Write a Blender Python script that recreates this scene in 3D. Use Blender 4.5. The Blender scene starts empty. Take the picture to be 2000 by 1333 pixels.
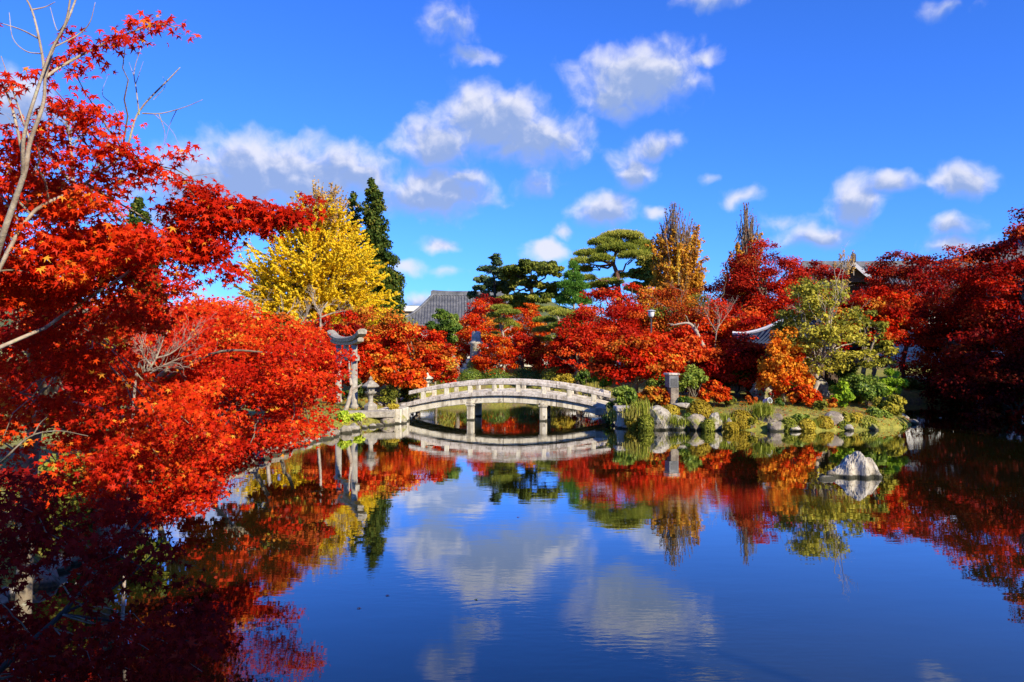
import bpy, math
import numpy as np
from math import radians, sin, cos, pi, sqrt, atan2, atan

S = bpy.context.scene
COL = S.collection
RNG = np.random.default_rng(11)

# ------------------------------------------------------------------ camera
F, CX, HY, EYE = 1500.0, 1000.0, 670.0, 3.5
cam = bpy.data.cameras.new('camera')
cam.sensor_width = 36.0
cam.lens = 36.0 * F / 2000.0
cam.shift_y = (HY - 666.5) / 2000.0
cam.clip_start = 0.1
cam.clip_end = 6000
camo = bpy.data.objects.new('camera', cam)
camo.location = (0, 0, EYE)
camo.rotation_euler = (pi / 2, 0, 0)
COL.objects.link(camo)
S.camera = camo

# ------------------------------------------------------------------ sun + sky
SUN_AZ, SUN_EL = 42.0, 30.0           # degrees to the right of straight behind the camera, and above the horizon
sun_dir = np.array([sin(radians(SUN_AZ)) * cos(radians(SUN_EL)), -cos(radians(SUN_AZ)) * cos(radians(SUN_EL)), sin(radians(SUN_EL))])
sl = bpy.data.lights.new('sun', 'SUN')
sl.energy = 5.0
sl.angle = radians(0.53)
sl.color = (1.0, 0.89, 0.70)
so = bpy.data.objects.new('sun', sl)
from mathutils import Vector
so.rotation_euler = Vector(sun_dir).to_track_quat('Z', 'Y').to_euler()
so.location = (20, -20, 30)
COL.objects.link(so)

S.view_settings.view_transform = 'Standard'
S.view_settings.look = 'None'
S.view_settings.exposure = 0.52
S.view_settings.gamma = 1.0
S.view_settings.use_curve_mapping = False
S.render.engine = 'CYCLES'
S.cycles.max_bounces = 6
S.cycles.diffuse_bounces = 3
S.cycles.glossy_bounces = 3
S.cycles.transmission_bounces = 3
S.cycles.use_denoising = True
S.cycles.caustics_reflective = False
S.cycles.caustics_refractive = False
S.cycles.sample_clamp_indirect = 4.0

W = bpy.data.worlds.new('World')
S.world = W
W.use_nodes = True
W.cycles.sampling_method = 'NONE'


class NT:
    """small helper to write node trees"""
    def __init__(self, tree):
        self.t = tree
        self.t.nodes.clear()

    def n(self, typ, **kw):
        nd = self.t.nodes.new(typ)
        for k, v in kw.items():
            setattr(nd, k, v)
        return nd

    def put(self, sock, v):
        if isinstance(v, bpy.types.NodeSocket):
            self.t.links.new(v, sock)
        elif v is not None:
            if sock.type == 'RGBA' and len(v) == 3:
                v = (*v, 1)
            sock.default_value = v

    def m(self, op, a, b=None, c=None, clamp=False):
        nd = self.n('ShaderNodeMath', operation=op, use_clamp=clamp)
        for i, v in enumerate((a, b, c)):
            self.put(nd.inputs[i], v)
        return nd.outputs[0]

    def v(self, op, a, b=None, scale=None):
        nd = self.n('ShaderNodeVectorMath', operation=op)
        self.put(nd.inputs[0], a)
        if b is not None:
            self.put(nd.inputs[1], b)
        if scale is not None:
            self.put(nd.inputs['Scale'], scale)
        return nd.outputs['Value'] if op in ('LENGTH', 'DOT_PRODUCT', 'DISTANCE') else nd.outputs[0]

    def noise(self, vec, scale, detail=4.0, rough=0.55, out='Fac', dim='3D'):
        nd = self.n('ShaderNodeTexNoise', noise_dimensions=dim)
        self.put(nd.inputs['Vector'], vec)
        nd.inputs['Scale'].default_value = scale
        nd.inputs['Detail'].default_value = detail
        nd.inputs['Roughness'].default_value = rough
        return nd.outputs[out]

    def mixc(self, f, a, b, blend='MIX'):
        nd = self.n('ShaderNodeMix', data_type='RGBA', blend_type=blend)
        self.put(nd.inputs[0], f)
        self.put(nd.inputs[6], a)
        self.put(nd.inputs[7], b)
        return nd.outputs[2]

    def ramp(self, f, stops, interp='LINEAR'):
        nd = self.n('ShaderNodeValToRGB')
        cr = nd.color_ramp
        cr.interpolation = interp
        while len(cr.elements) < len(stops):
            cr.elements.new(0.5)
        for e, (p, c) in zip(cr.elements, stops):
            e.position = p
            e.color = (*c, 1) if len(c) == 3 else c
        self.put(nd.inputs[0], f)
        return nd.outputs[0]

    def smooth(self, x, lo, hi):
        nd = self.n('ShaderNodeMapRange', interpolation_type='SMOOTHSTEP')
        self.put(nd.inputs[0], x)
        nd.inputs[1].default_value = lo
        nd.inputs[2].default_value = hi
        return nd.outputs[0]


def build_world():
    t = NT(W.node_tree)
    out = t.n('ShaderNodeOutputWorld')
    bg = t.n('ShaderNodeBackground')
    bg.inputs['Strength'].default_value = 0.085
    sky = t.n('ShaderNodeTexSky', sky_type='NISHITA')
    sky.sun_disc = False
    sky.sun_elevation = radians(SUN_EL)
    sky.sun_rotation = radians(180.0 - SUN_AZ)
    sky.altitude = 100
    sky.air_density = 1.0
    sky.dust_density = 0.2
    sky.ozone_density = 2.0
    base = t.mixc(1.0, sky.outputs[0], SKY_TINT, 'MULTIPLY')
    # clouds live on the directions of the sky: azimuth and elevation in radians
    co = t.n('ShaderNodeTexCoord').outputs['Generated']
    sp = t.n('ShaderNodeSeparateXYZ')
    t.put(sp.inputs[0], co)
    az = t.m('ARCTAN2', sp.outputs[0], sp.outputs[1])
    el = t.m('ARCSINE', sp.outputs[2])
    cb = t.n('ShaderNodeCombineXYZ')
    t.put(cb.inputs[0], az)
    t.put(cb.inputs[1], el)
    p = cb.outputs[0]
    w1 = t.v('SUBTRACT', t.noise(p, 16.0, 3.0, 0.5, 'Color'), (0.5, 0.5, 0.5))
    pw = t.v('ADD', p, t.v('SCALE', w1, scale=0.038))

    def field(lst):
        acc = None
        for (px, py, rx, ry, den) in lst:
            k = 1.55 if rx * ry > 3500 else 1.3
            rx, ry = rx * k, ry * k
            a0 = atan((px - CX) / F)
            e0 = atan((HY - py) / sqrt(F * F + (px - CX) ** 2))
            ra = max(atan((px + rx - CX) / F) - a0, 1e-3)
            re = max(atan((HY - py + ry) / sqrt(F * F + (px - CX) ** 2)) - e0, 1e-3)
            nd = t.n('ShaderNodeVectorMath', operation='MULTIPLY_ADD')
            t.put(nd.inputs[0], pw)
            nd.inputs[1].default_value = (1 / ra, 1 / re, 0)
            nd.inputs[2].default_value = (-a0 / ra, -e0 / re, 0)
            f = t.m('MULTIPLY_ADD', t.v('LENGTH', nd.outputs[0]), -den, den)
            acc = f if acc is None else t.m('MAXIMUM', acc, f)
        return acc
    acc = field(CLOUDS)
    under = field([(px + .05 * rx, py + ry * .75, rx * .95, ry * .85, 1.0) for (px, py, rx, ry, den) in CLOUDS if rx * ry > 1300])
    fb = t.noise(pw, 26.0, 7.0, 0.55)
    fb2 = t.noise(t.v('ADD', pw, (0.006, 0.010, 0)), 26.0, 5.0, 0.5)
    dens = t.m('ADD', acc, t.m('MULTIPLY', t.m('SUBTRACT', fb, 0.5), 0.95))
    alpha = t.m('MULTIPLY', t.smooth(dens, 0.05, 0.64), 0.94)
    sh = t.m('ADD', under, t.m('MULTIPLY', t.m('SUBTRACT', fb2, fb), 2.0))
    ccol = t.mixc(t.smooth(sh, -0.30, 0.62), CLOUD_LIT, CLOUD_DARK)
    col = t.mixc(alpha, base, ccol)
    t.put(bg.inputs['Color'], col)
    t.put(out.inputs[0], bg.outputs[0])


SKY_TINT = (0.33, 0.82, 2.05)
CLOUD_LIT = (6.9, 7.0, 8.0)
CLOUD_DARK = (2.6, 3.6, 6.2)
CLOUDS = [  # px, py, rx, ry, fullness
    (560, 335, 200, 62, 1.0), (690, 350, 110, 50, .8), (400, 355, 130, 65, .9), (470, 320, 90, 50, .9), (340, 420, 120, 50, .6), (600, 380, 150, 40, .6),
    (955, 235, 105, 62, 1.0), (1050, 270, 95, 55, .9), (850, 280, 75, 50, .8), (1000, 300, 60, 30, .6),
    (850, 372, 105, 50, .95), (900, 345, 60, 30, .7),
    (1245, 150, 110, 62, .95), (1190, 185, 70, 45, .8), (1215, 215, 45, 25, .5),
    (1270, 285, 70, 30, .8), (1230, 330, 48, 48, .8),
    (1180, 408, 70, 34, .8), (1065, 487, 45, 27, .95), (1045, 362, 60, 25, .45), (1105, 450, 30, 18, .5), (1280, 420, 35, 20, .55),
    (1670, 395, 62, 52, .85), (1745, 355, 55, 24, .8), (1872, 352, 70, 36, .9), (1865, 438, 58, 28, .8), (1870, 475, 75, 30, .6),
    (1600, 458, 80, 30, .7), (855, 478, 40, 20, .8), (800, 528, 40, 22, .7), (870, 535, 40, 14, .4), (920, 110, 50, 22, .6), (870, 45, 60, 50, .45),
    (1380, 115, 45, 22, .55), (1385, 8, 75, 22, .6), (1447, 388, 45, 22, .6), (1385, 350, 20, 14, .4), (30, 205, 90, 55, .9), (1850, 20, 70, 20, .35), (1540, 430, 60, 18, .3),
    (820, 590, 70, 20, .6), (560, 600, 160, 40, .5),
]
build_world()


# ------------------------------------------------------------------ helpers
def at(px, py, D):
    return np.array([(px - CX) / F * D, D, EYE - (py - HY) / F * D])


def link(o, parent=None):
    COL.objects.link(o)
    if parent is not None:
        o.parent = parent
    return o


def tag(o, label=None, cat=None, group=None, kind=None):
    if label: o['label'] = label
    if cat: o['category'] = cat
    if group: o['group'] = group
    if kind: o['kind'] = kind
    return o


def empty(name, loc, label, cat, group=None):
    o = bpy.data.objects.new(name, None)
    o.empty_display_size = 0.2
    o.location = [float(v) for v in loc]
    return tag(link(o), label, cat, group)


def mesh(name, V, Fc, mat, parent=None, smooth=False, cv=None):
    """V in the world's coordinates; if parent is given the mesh keeps world coordinates relative to the parent's base"""
    me = bpy.data.meshes.new(name)
    V = np.asarray(V, dtype=np.float32)
    if parent is not None:
        r, b = parent, np.zeros(3)
        while r is not None:
            b = b + np.array(r.location)
            r = r.parent
        V = V - b.astype(np.float32)
    if isinstance(Fc, np.ndarray):
        k = Fc.shape[1]
        me.vertices.add(len(V))
        me.vertices.foreach_set('co', V.ravel())
        me.loops.add(Fc.size)
        me.loops.foreach_set('vertex_index', Fc.astype(np.int32).ravel())
        me.polygons.add(len(Fc))
        me.polygons.foreach_set('loop_start', np.arange(0, Fc.size, k, dtype=np.int32))
        me.update(calc_edges=True)
    else:
        me.from_pydata(V.tolist(), [], Fc)
        me.update()
    if cv is not None:
        a = me.attributes.new('cv', 'FLOAT', 'POINT')
        a.data.foreach_set('value', np.asarray(cv, dtype=np.float32))
    if smooth:
        me.polygons.foreach_set('use_smooth', np.ones(len(me.polygons), dtype=bool))
    me.materials.append(mat)
    o = bpy.data.objects.new(name, me)
    return link(o, parent)


class MB:
    """collects solids into one mesh"""
    def __init__(self):
        self.V, self.Fc, self.n = [], [], 0

    def add(self, V, Fc):
        V = np.asarray(V, float)
        self.V.append(V)
        self.Fc += [tuple(int(i) + self.n for i in f) for f in Fc]
        self.n += len(V)
        return self

    def hexa(self, P):           # 8 points: bottom 4 (ccw) then top 4
        return self.add(P, [(3, 2, 1, 0), (4, 5, 6, 7), (0, 1, 5, 4), (1, 2, 6, 5), (2, 3, 7, 6), (3, 0, 4, 7)])

    def box(self, c, s, yaw=0.0, taper=1.0, bev=0.0):
        hx, hy, hz = s[0] / 2, s[1] / 2, s[2] / 2
        ca, sa = cos(yaw), sin(yaw)
        def ring(z, k, inset):
            ax, ay = hx * k - inset, hy * k - inset
            b = min(bev, ax * .5, ay * .5)
            if bev <= 0:
                q = [(-ax, -ay), (ax, -ay), (ax, ay), (-ax, ay)]
            else:
                q = [(-ax + b, -ay), (ax - b, -ay), (ax, -ay + b), (ax, ay - b), (ax - b, ay), (-ax + b, ay), (-ax, ay - b), (-ax, -ay + b)]
            return [(c[0] + x * ca - y * sa, c[1] + x * sa + y * ca, c[2] + z) for x, y in q]
        if bev <= 0:
            rings = [ring(-hz, 1, 0), ring(hz, taper, 0)]
        else:
            rings = [ring(-hz, 1, bev), ring(-hz + bev, 1, 0), ring(hz - bev, taper, 0), ring(hz, taper, bev)]
        return self.loft(rings)

    def loft(self, rings, close=True):
        k = len(rings[0])
        V = [p for r in rings for p in r]
        Fc = []
        for i in range(len(rings) - 1):
            for j in range(k):
                a, b = i * k + j, i * k + (j + 1) % k
                Fc.append((a, b, b + k, a + k))
        if close:
            Fc.append(tuple(range(k - 1, -1, -1)))
            Fc.append(tuple((len(rings) - 1) * k + j for j in range(k)))
        return self.add(V, Fc)

    def lathe(self, c, prof, k=12, square=False, rot=0.0):
        rings = []
        for r, z in prof:
            rings.append([(c[0] + r * cos(2 * pi * j / k + rot), c[1] + r * sin(2 * pi * j / k + rot), c[2] + z) for j in range(k)])
        return self.loft(rings)

    def tube(self, P, R, k=6):
        P = np.asarray(P, float)
        n = len(P)
        R = np.broadcast_to(np.asarray(R, float), (n,)) if np.ndim(R) else np.full(n, R)
        T = np.gradient(P, axis=0)
        T /= np.linalg.norm(T, axis=1, keepdims=True) + 1e-9
        ref = np.array([0.0, 0.0, 1.0]) if abs(T[0, 2]) < 0.9 else np.array([1.0, 0, 0])
        A = np.cross(T, ref)
        A /= np.linalg.norm(A, axis=1, keepdims=True) + 1e-9
        B = np.cross(T, A)
        an = np.arange(k) * 2 * pi / k
        V = P[:, None, :] + R[:, None, None] * (np.cos(an)[None, :, None] * A[:, None, :] + np.sin(an)[None, :, None] * B[:, None, :])
        Fc = []
        for i in range(n - 1):
            for j in range(k):
                a, b = i * k + j, i * k + (j + 1) % k
                Fc.append((a, b, b + k, a + k))
        Fc.append(tuple((n - 1) * k + j for j in range(k)))
        return self.add(V.reshape(-1, 3), Fc)

    def build(self, name, mat, parent=None, smooth=False):
        return mesh(name, np.concatenate(self.V), self.Fc, mat, parent, smooth)


def spline(P, n=12):
    """Catmull-Rom through the points"""
    P = np.asarray(P, float)
    if len(P) < 3:
        return P[0] + (P[-1] - P[0]) * np.linspace(0, 1, n)[:, None]
    Q = np.vstack([2 * P[0] - P[1], P, 2 * P[-1] - P[-2]])
    out = []
    m = len(P) - 1
    for s in np.linspace(0, m - 1e-6, n):
        i = int(s)
        t = s - i
        p0, p1, p2, p3 = Q[i], Q[i + 1], Q[i + 2], Q[i + 3]
        out.append(.5 * ((2 * p1) + (-p0 + p2) * t + (2 * p0 - 5 * p1 + 4 * p2 - p3) * t * t + (-p0 + 3 * p1 - 3 * p2 + p3) * t ** 3))
    return np.array(out)


def unit(A):
    return A / (np.linalg.norm(A, axis=-1, keepdims=True) + 1e-9)


# leaf outlines: x across, y along the leaf, z out of it
def star_template():
    pts = [(0, 0, 0)]
    lob = [(-25, .36), (5, .16), (33, .50), (62, .18), (90, .60), (118, .18), (147, .50), (175, .16), (205, .36), (270, .10)]
    for a, r in lob:
        pts.append((r * cos(radians(a)), r * sin(radians(a)), -.55 * r * r))
    V = np.array(pts)
    k = len(lob)
    Fc = np.array([(0, 1 + i, 1 + (i + 1) % k) for i in range(k)])
    return V, Fc


def tri_template():   # three narrow lobes
    V = np.array([(0, -.2, 0), (.42, .12, -.08), (.12, .14, 0), (0, .58, -.12), (-.12, .14, 0), (-.42, .12, -.08)])
    return V, np.array([(0, 1, 2), (2, 3, 4), (4, 5, 0), (0, 2, 4)])


STAR = star_template()
TRI = tri_template()
RHOMB = (np.array([(0, -.5, 0), (.36, .0, .10), (0, .5, 0), (-.36, .0, .10)]), np.array([(0, 1, 2, 3)]))
ROUND = (np.array([(-.1, -.5, 0), (.38, -.2, .05), (.34, .32, .05), (0, .5, -.05), (-.34, .32, .05), (-.38, -.2, .05)]), np.array([(0, 1, 2, 3), (0, 3, 4, 5)]))
NEEDLE = (np.array([(-.07, -.5, 0), (.07, -.5, 0), (.03, .5, 0), (-.03, .5, 0)]), np.array([(0, 1, 2, 3)]))
BLADE = (np.array([(-.035, 0, 0), (.035, 0, 0), (.03, .5, .05), (-.03, .5, .05), (0, 1, .22)]), None)


class Leaves:
    def __init__(self):
        self.P, self.N, self.T, self.Sz, self.C = [], [], [], [], []

    def add(self, P, N, T, Sz, C):
        n = len(P)
        self.P.append(P)
        self.N.append(unit(N))
        self.T.append(T)
        self.Sz.append(np.broadcast_to(Sz, (n,)))
        self.C.append(np.broadcast_to(C, (n,)))

    def arrays(self):
        P, N, T = np.concatenate(self.P), np.concatenate(self.N), np.concatenate(self.T)
        T = unit(T - N * np.sum(T * N, axis=1, keepdims=True))
        return P, N, T, np.concatenate(self.Sz), np.concatenate(self.C)

    def build(self, name, tmpl, mat, parent, pick=None):
        P, N, T, Sz, C = self.arrays()
        if pick is not None:
            P, N, T, Sz, C = P[pick], N[pick], T[pick], Sz[pick], C[pick]
        B = np.cross(T, N)
        tv, tf = tmpl
        V = P[:, None, :] + Sz[:, None, None] * (tv[None, :, 0:1] * B[:, None, :] + tv[None, :, 1:2] * T[:, None, :] + tv[None, :, 2:3] * N[:, None, :])
        n, k = len(P), len(tv)
        Fc = (tf[None, :, :] + (np.arange(n) * k)[:, None, None]).reshape(-1, tf.shape[1])
        return mesh(name, V.reshape(-1, 3), Fc, mat, parent, cv=np.repeat(np.clip(C, 0, 1), k))


def rand_dirs(rng, n):
    return unit(rng.normal(size=(n, 3)))


def clump(L, rng, c, R, n, size, cbase, cvar=.22, up=.7, outw=.5, rnd=.6, power=.45, toward=(0, 0, 0), droop=.6):
    d = rand_dirs(rng, n)
    r = rng.random(n) ** power
    P = np.asarray(c) + d * r[:, None] * np.asarray(R)
    N = up * np.array([0, 0, 1.0]) + outw * d + rnd * rng.normal(size=(n, 3)) + np.asarray(toward, float)
    T = d * np.array([1, 1, .3]) + rng.normal(size=(n, 3)) * .6 - np.array([0, 0, droop])
    L.add(P, N, T, size * rng.uniform(.7, 1.3, n), cbase + cvar * rng.normal(size=n))


# ------------------------------------------------------------------ materials
def new_mat(name):
    m = bpy.data.materials.new(name)
    m.use_nodes = True
    return m, NT(m.node_tree)


def leaf_mat(name, stops, trans=.35, gloss=.010, rough=.45):
    m, t = new_mat(name)
    out = t.n('ShaderNodeOutputMaterial')
    a = t.n('ShaderNodeAttribute', attribute_name='cv')
    col = t.ramp(a.outputs['Fac'], stops)
    d = t.n('ShaderNodeBsdfDiffuse')
    t.put(d.inputs[0], col)
    tr = t.n('ShaderNodeBsdfTranslucent')
    t.put(tr.inputs[0], col)
    mx = t.n('ShaderNodeMixShader')
    mx.inputs[0].default_value = trans
    t.put(mx.inputs[1], d.outputs[0])
    t.put(mx.inputs[2], tr.outputs[0])
    g = t.n('ShaderNodeBsdfGlossy')
    g.inputs['Roughness'].default_value = rough
    t.put(g.inputs['Color'], t.mixc(.5, col, (.9, .85, .8)))
    m2 = t.n('ShaderNodeMixShader')
    m2.inputs[0].default_value = gloss
    t.put(m2.inputs[1], mx.outputs[0])
    t.put(m2.inputs[2], g.outputs[0])
    t.put(out.inputs[0], m2.outputs[0])
    return m


def rough_mat(name, cols, scale=3.0, bump=.5, bscale=None, rough=.9, detail=6.0, spots=None, bdist=.02, mettallic=0, spec=.5, wet=False, streak=None):
    """noise-mixed colours + bump; spots = (colour, scale, threshold)"""
    m, t = new_mat(name)
    out = t.n('ShaderNodeOutputMaterial')
    b = t.n('ShaderNodeBsdfPrincipled')
    b.inputs['Roughness'].default_value = rough
    b.inputs['Metallic'].default_value = mettallic
    b.inputs['Specular IOR Level'].default_value = spec
    geo = t.n('ShaderNodeNewGeometry').outputs['Position']
    nz = t.noise(geo, scale, detail, .6)
    k = len(cols)
    col = t.ramp(nz, [(.30 + .4 * i / max(k - 1, 1), c) for i, c in enumerate(cols)])
    if streak:
        sv = t.noise(t.v('MULTIPLY', geo, (1, 1, .12)), 3.4, 5.0, .6)
        col = t.mixc(t.m('MULTIPLY', t.smooth(sv, .50, .62), .75), col, streak)
    if spots:
        for (sc, ss, th) in spots:
            s = t.noise(geo, ss, 5.0, .65)
            col = t.mixc(t.smooth(s, th, th + .08), col, sc)
    if wet:
        sep = t.n('ShaderNodeSeparateXYZ')
        t.put(sep.inputs[0], geo)
        lv = t.m('ADD', sep.outputs[2], t.m('MULTIPLY', t.m('SUBTRACT', nz, .5), .12))
        col = t.mixc(t.smooth(lv, .10, .05), col, (.045, .042, .022))
    t.put(b.inputs['Base Color'], col)
    bp = t.n('ShaderNodeBump')
    bp.inputs['Strength'].default_value = bump
    bp.inputs['Distance'].default_value = bdist
    t.put(bp.inputs['Height'], t.noise(geo, bscale or scale * 5, 8.0, .65))
    t.put(b.inputs['Normal'], bp.outputs[0])
    t.put(out.inputs[0], b.outputs[0])
    return m


M = {}
M['bright'] = leaf_mat('maple_bright', [(0, (.36, .010, .003)), (.35, (.62, .020, .004)), (.65, (.78, .055, .006)), (.9, (.84, .17, .014)), (1, (.80, .40, .04))])
M['red'] = leaf_mat('maple_red', [(0, (.28, .008, .004)), (.4, (.60, .018, .005)), (.75, (.74, .05, .008)), (1, (.78, .15, .02))])
M['crimson'] = leaf_mat('maple_crimson', [(0, (.16, .004, .005)), (.5, (.40, .012, .008)), (1, (.62, .04, .012))])
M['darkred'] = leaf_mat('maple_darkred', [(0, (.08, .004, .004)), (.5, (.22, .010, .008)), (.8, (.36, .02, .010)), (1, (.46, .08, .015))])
M['orange'] = leaf_mat('maple_orange', [(0, (.58, .045, .005)), (.45, (.82, .14, .010)), (1, (.88, .36, .025))])
M['rust'] = leaf_mat('maple_rust', [(0, (.30, .035, .008)), (.4, (.56, .09, .012)), (.7, (.66, .19, .018)), (1, (.66, .34, .03))])
M['yellow'] = leaf_mat('ginkgo_yellow', [(0, (.62, .34, .012)), (.4, (.90, .61, .015)), (1, (.95, .76, .05))], .38)
M['goldtan'] = leaf_mat('ginkgo_tan', [(0, (.40, .20, .06)), (1, (.72, .46, .12))], .3)
M['amber'] = leaf_mat('zelkova_amber', [(0, (.40, .13, .02)), (.5, (.66, .30, .025)), (1, (.72, .46, .04))])
M['maroon'] = leaf_mat('zelkova_maroon', [(0, (.18, .06, .04)), (1, (.42, .16, .07))])
M['cedar'] = leaf_mat('cedar_green', [(0, (.025, .05, .010)), (.6, (.075, .11, .016)), (1, (.24, .21, .03))], .15)
M['evergreen'] = leaf_mat('evergreen_green', [(0, (.045, .075, .012)), (.6, (.19, .21, .026)), (1, (.40, .34, .05))], .2, .015)
M['bluegreen'] = leaf_mat('bluegreen', [(0, (.04, .075, .03)), (.6, (.11, .16, .06)), (1, (.24, .27, .09))], .2, .015)
M['pine'] = leaf_mat('pine_green', [(0, (.10, .14, .018)), (.5, (.31, .34, .04)), (1, (.54, .48, .08))], .2)
M['freshpine'] = leaf_mat('freshpine_green', [(0, (.05, .15, .018)), (.6, (.14, .30, .04)), (1, (.30, .42, .06))], .2)
M['lime'] = leaf_mat('lime_leaf', [(0, (.18, .30, .02)), (.5, (.42, .58, .03)), (1, (.68, .74, .08))], .35, .015)
M['olive'] = leaf_mat('olive_leaf', [(0, (.10, .12, .02)), (.5, (.28, .27, .03)), (1, (.55, .46, .05))], .3, .015)
M['shrub'] = leaf_mat('shrub_green', [(0, (.03, .07, .012)), (.5, (.11, .19, .02)), (1, (.32, .38, .05))], .3, .03, .4)
M['mustard'] = leaf_mat('azalea_mustard', [(0, (.20, .12, .015)), (.5, (.42, .30, .025)), (1, (.60, .46, .05))], .25)
M['grass'] = leaf_mat('grass_green', [(0, (.10, .13, .02)), (.5, (.28, .30, .03)), (1, (.55, .50, .10))], .3)
M['reed'] = leaf_mat('reed_green', [(0, (.14, .20, .02)), (.6, (.34, .38, .04)), (1, (.58, .48, .12))], .3)
M['bark'] = rough_mat('bark_grey', [(.10, .075, .05), (.22, .17, .11), (.30, .26, .18)], 6, .8, 25, spots=[((.34, .33, .24), 9, .58)])
M['darkbark'] = rough_mat('bark_dark', [(.035, .025, .02), (.08, .06, .045)], 6, .8, 25)
M['palebark'] = rough_mat('bark_pale', [(.20, .14, .10), (.38, .30, .22), (.54, .47, .36)], 7, .7, 30, spots=[((.40, .42, .20), 12, .60)])
M['redbark'] = rough_mat('bark_red', [(.10, .045, .03), (.22, .10, .06)], 5, .8, 20)
M['stone'] = rough_mat('bridge_stone', [(.50, .44, .31), (.68, .61, .45), (.76, .70, .54)], 5, .5, 40, spots=[((.30, .25, .17), 2.6, .57), ((.15, .13, .10), 11, .60), ((.36, .34, .14), 2.0, .64)], wet=True, streak=(.24, .20, .13))
M['stonetop'] = rough_mat('rail_stone', [(.40, .33, .26), (.58, .51, .42), (.66, .60, .50)], 9, .7, 40, spots=[((.22, .18, .15), 16, .55), ((.70, .66, .56), 25, .60)], streak=(.25, .21, .15))
M['granite'] = rough_mat('granite', [(.20, .175, .13), (.33, .29, .22), (.47, .42, .32)], 6, .6, 30, spots=[((.12, .11, .09), 7, .60)], wet=True)
M['rock'] = rough_mat('shore_rock_stone', [(.12, .095, .07), (.27, .22, .16), (.46, .39, .28)], 3, 1.0, 12, spots=[((.24, .23, .05), 2.4, .54), ((.06, .05, .04), 6, .58)], bdist=.05, wet=True)
M['whiterock'] = rough_mat('pale_rock_stone', [(.28, .23, .16), (.50, .44, .33), (.70, .63, .49)], 2.2, 1.0, 9, spots=[((.16, .14, .10), 4, .55), ((.34, .28, .20), 11, .55), ((.26, .25, .08), 1.7, .60)], bdist=.06, wet=True)
M['palerock'] = rough_mat('mossy_pale_stone', [(.20, .17, .12), (.42, .37, .28), (.62, .56, .44)], 2.6, 1.0, 10, spots=[((.12, .10, .07), 5, .54), ((.26, .25, .06), 1.5, .53), ((.34, .27, .18), 12, .56)], bdist=.06, wet=True)
M['plaster'] = rough_mat('white_plaster', [(.70, .68, .63), (.80, .78, .73)], 1.2, .2, 20)
M['ochre'] = rough_mat('ochre_wall', [(.60, .40, .20), (.70, .50, .27)], .8, .1, 12)
M['timber'] = rough_mat('dark_timber', [(.05, .032, .02), (.11, .07, .045)], 5, .4, 30)
M['tile'] = rough_mat('roof_tile', [(.06, .062, .066), (.12, .122, .125), (.19, .185, .18)], 1.3, .6, 10, rough=.5, spots=[((.30, .29, .26), 4, .60)])
M['tileblue'] = rough_mat('roof_tile_blue', [(.022, .03, .055), (.045, .06, .10)], 2, .4, 10, rough=.85, spec=.1)
M['whitetrim'] = rough_mat('white_trim', [(.68, .66, .62), (.78, .77, .73)], 2, .1, 20)
M['metal'] = rough_mat('dark_metal', [(.03, .03, .03), (.05, .05, .05)], 4, .1, 20, rough=.5)
M['lampwhite'] = rough_mat('lamp_glass', [(.78, .77, .72), (.84, .83, .80)], 4, .05, 20, rough=.3)
M['greymetal'] = rough_mat('grey_metal', [(.42, .43, .44), (.55, .56, .57)], 4, .1, 20, rough=.4)
M['hill'] = rough_mat('hill_woods', [(.035, .06, .02), (.09, .12, .03), (.17, .13, .04)], .05, 1.0, .12, bdist=4)


def ground_mat():
    m, t = new_mat('ground_moss')
    out = t.n('ShaderNodeOutputMaterial')
    b = t.n('ShaderNodeBsdfPrincipled')
    b.inputs['Roughness'].default_value = .95
    geo = t.n('ShaderNodeNewGeometry').outputs['Position']
    n1 = t.noise(geo, .5, 5, .6)
    n2 = t.noise(geo, 6, 6, .65)
    moss = t.ramp(n2, [(.3, (.09, .10, .015)), (.5, (.26, .25, .03)), (.7, (.44, .37, .06))])
    dirt = t.ramp(n2, [(.3, (.10, .065, .035)), (.6, (.24, .16, .09)), (.75, (.34, .24, .14))])
    col = t.mixc(t.smooth(n1, .52, .68), moss, dirt)
    fl = t.noise(geo, 22, 3, .6)
    col = t.mixc(t.smooth(fl, .66, .70), col, (.40, .07, .015))
    t.put(b.inputs['Base Color'], col)
    bp = t.n('ShaderNodeBump')
    bp.inputs['Strength'].default_value = .8
    bp.inputs['Distance'].default_value = .05
    t.put(bp.inputs['Height'], t.noise(geo, 14, 8, .7))
    t.put(b.inputs['Normal'], bp.outputs[0])
    t.put(out.inputs[0], b.outputs[0])
    return m


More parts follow.
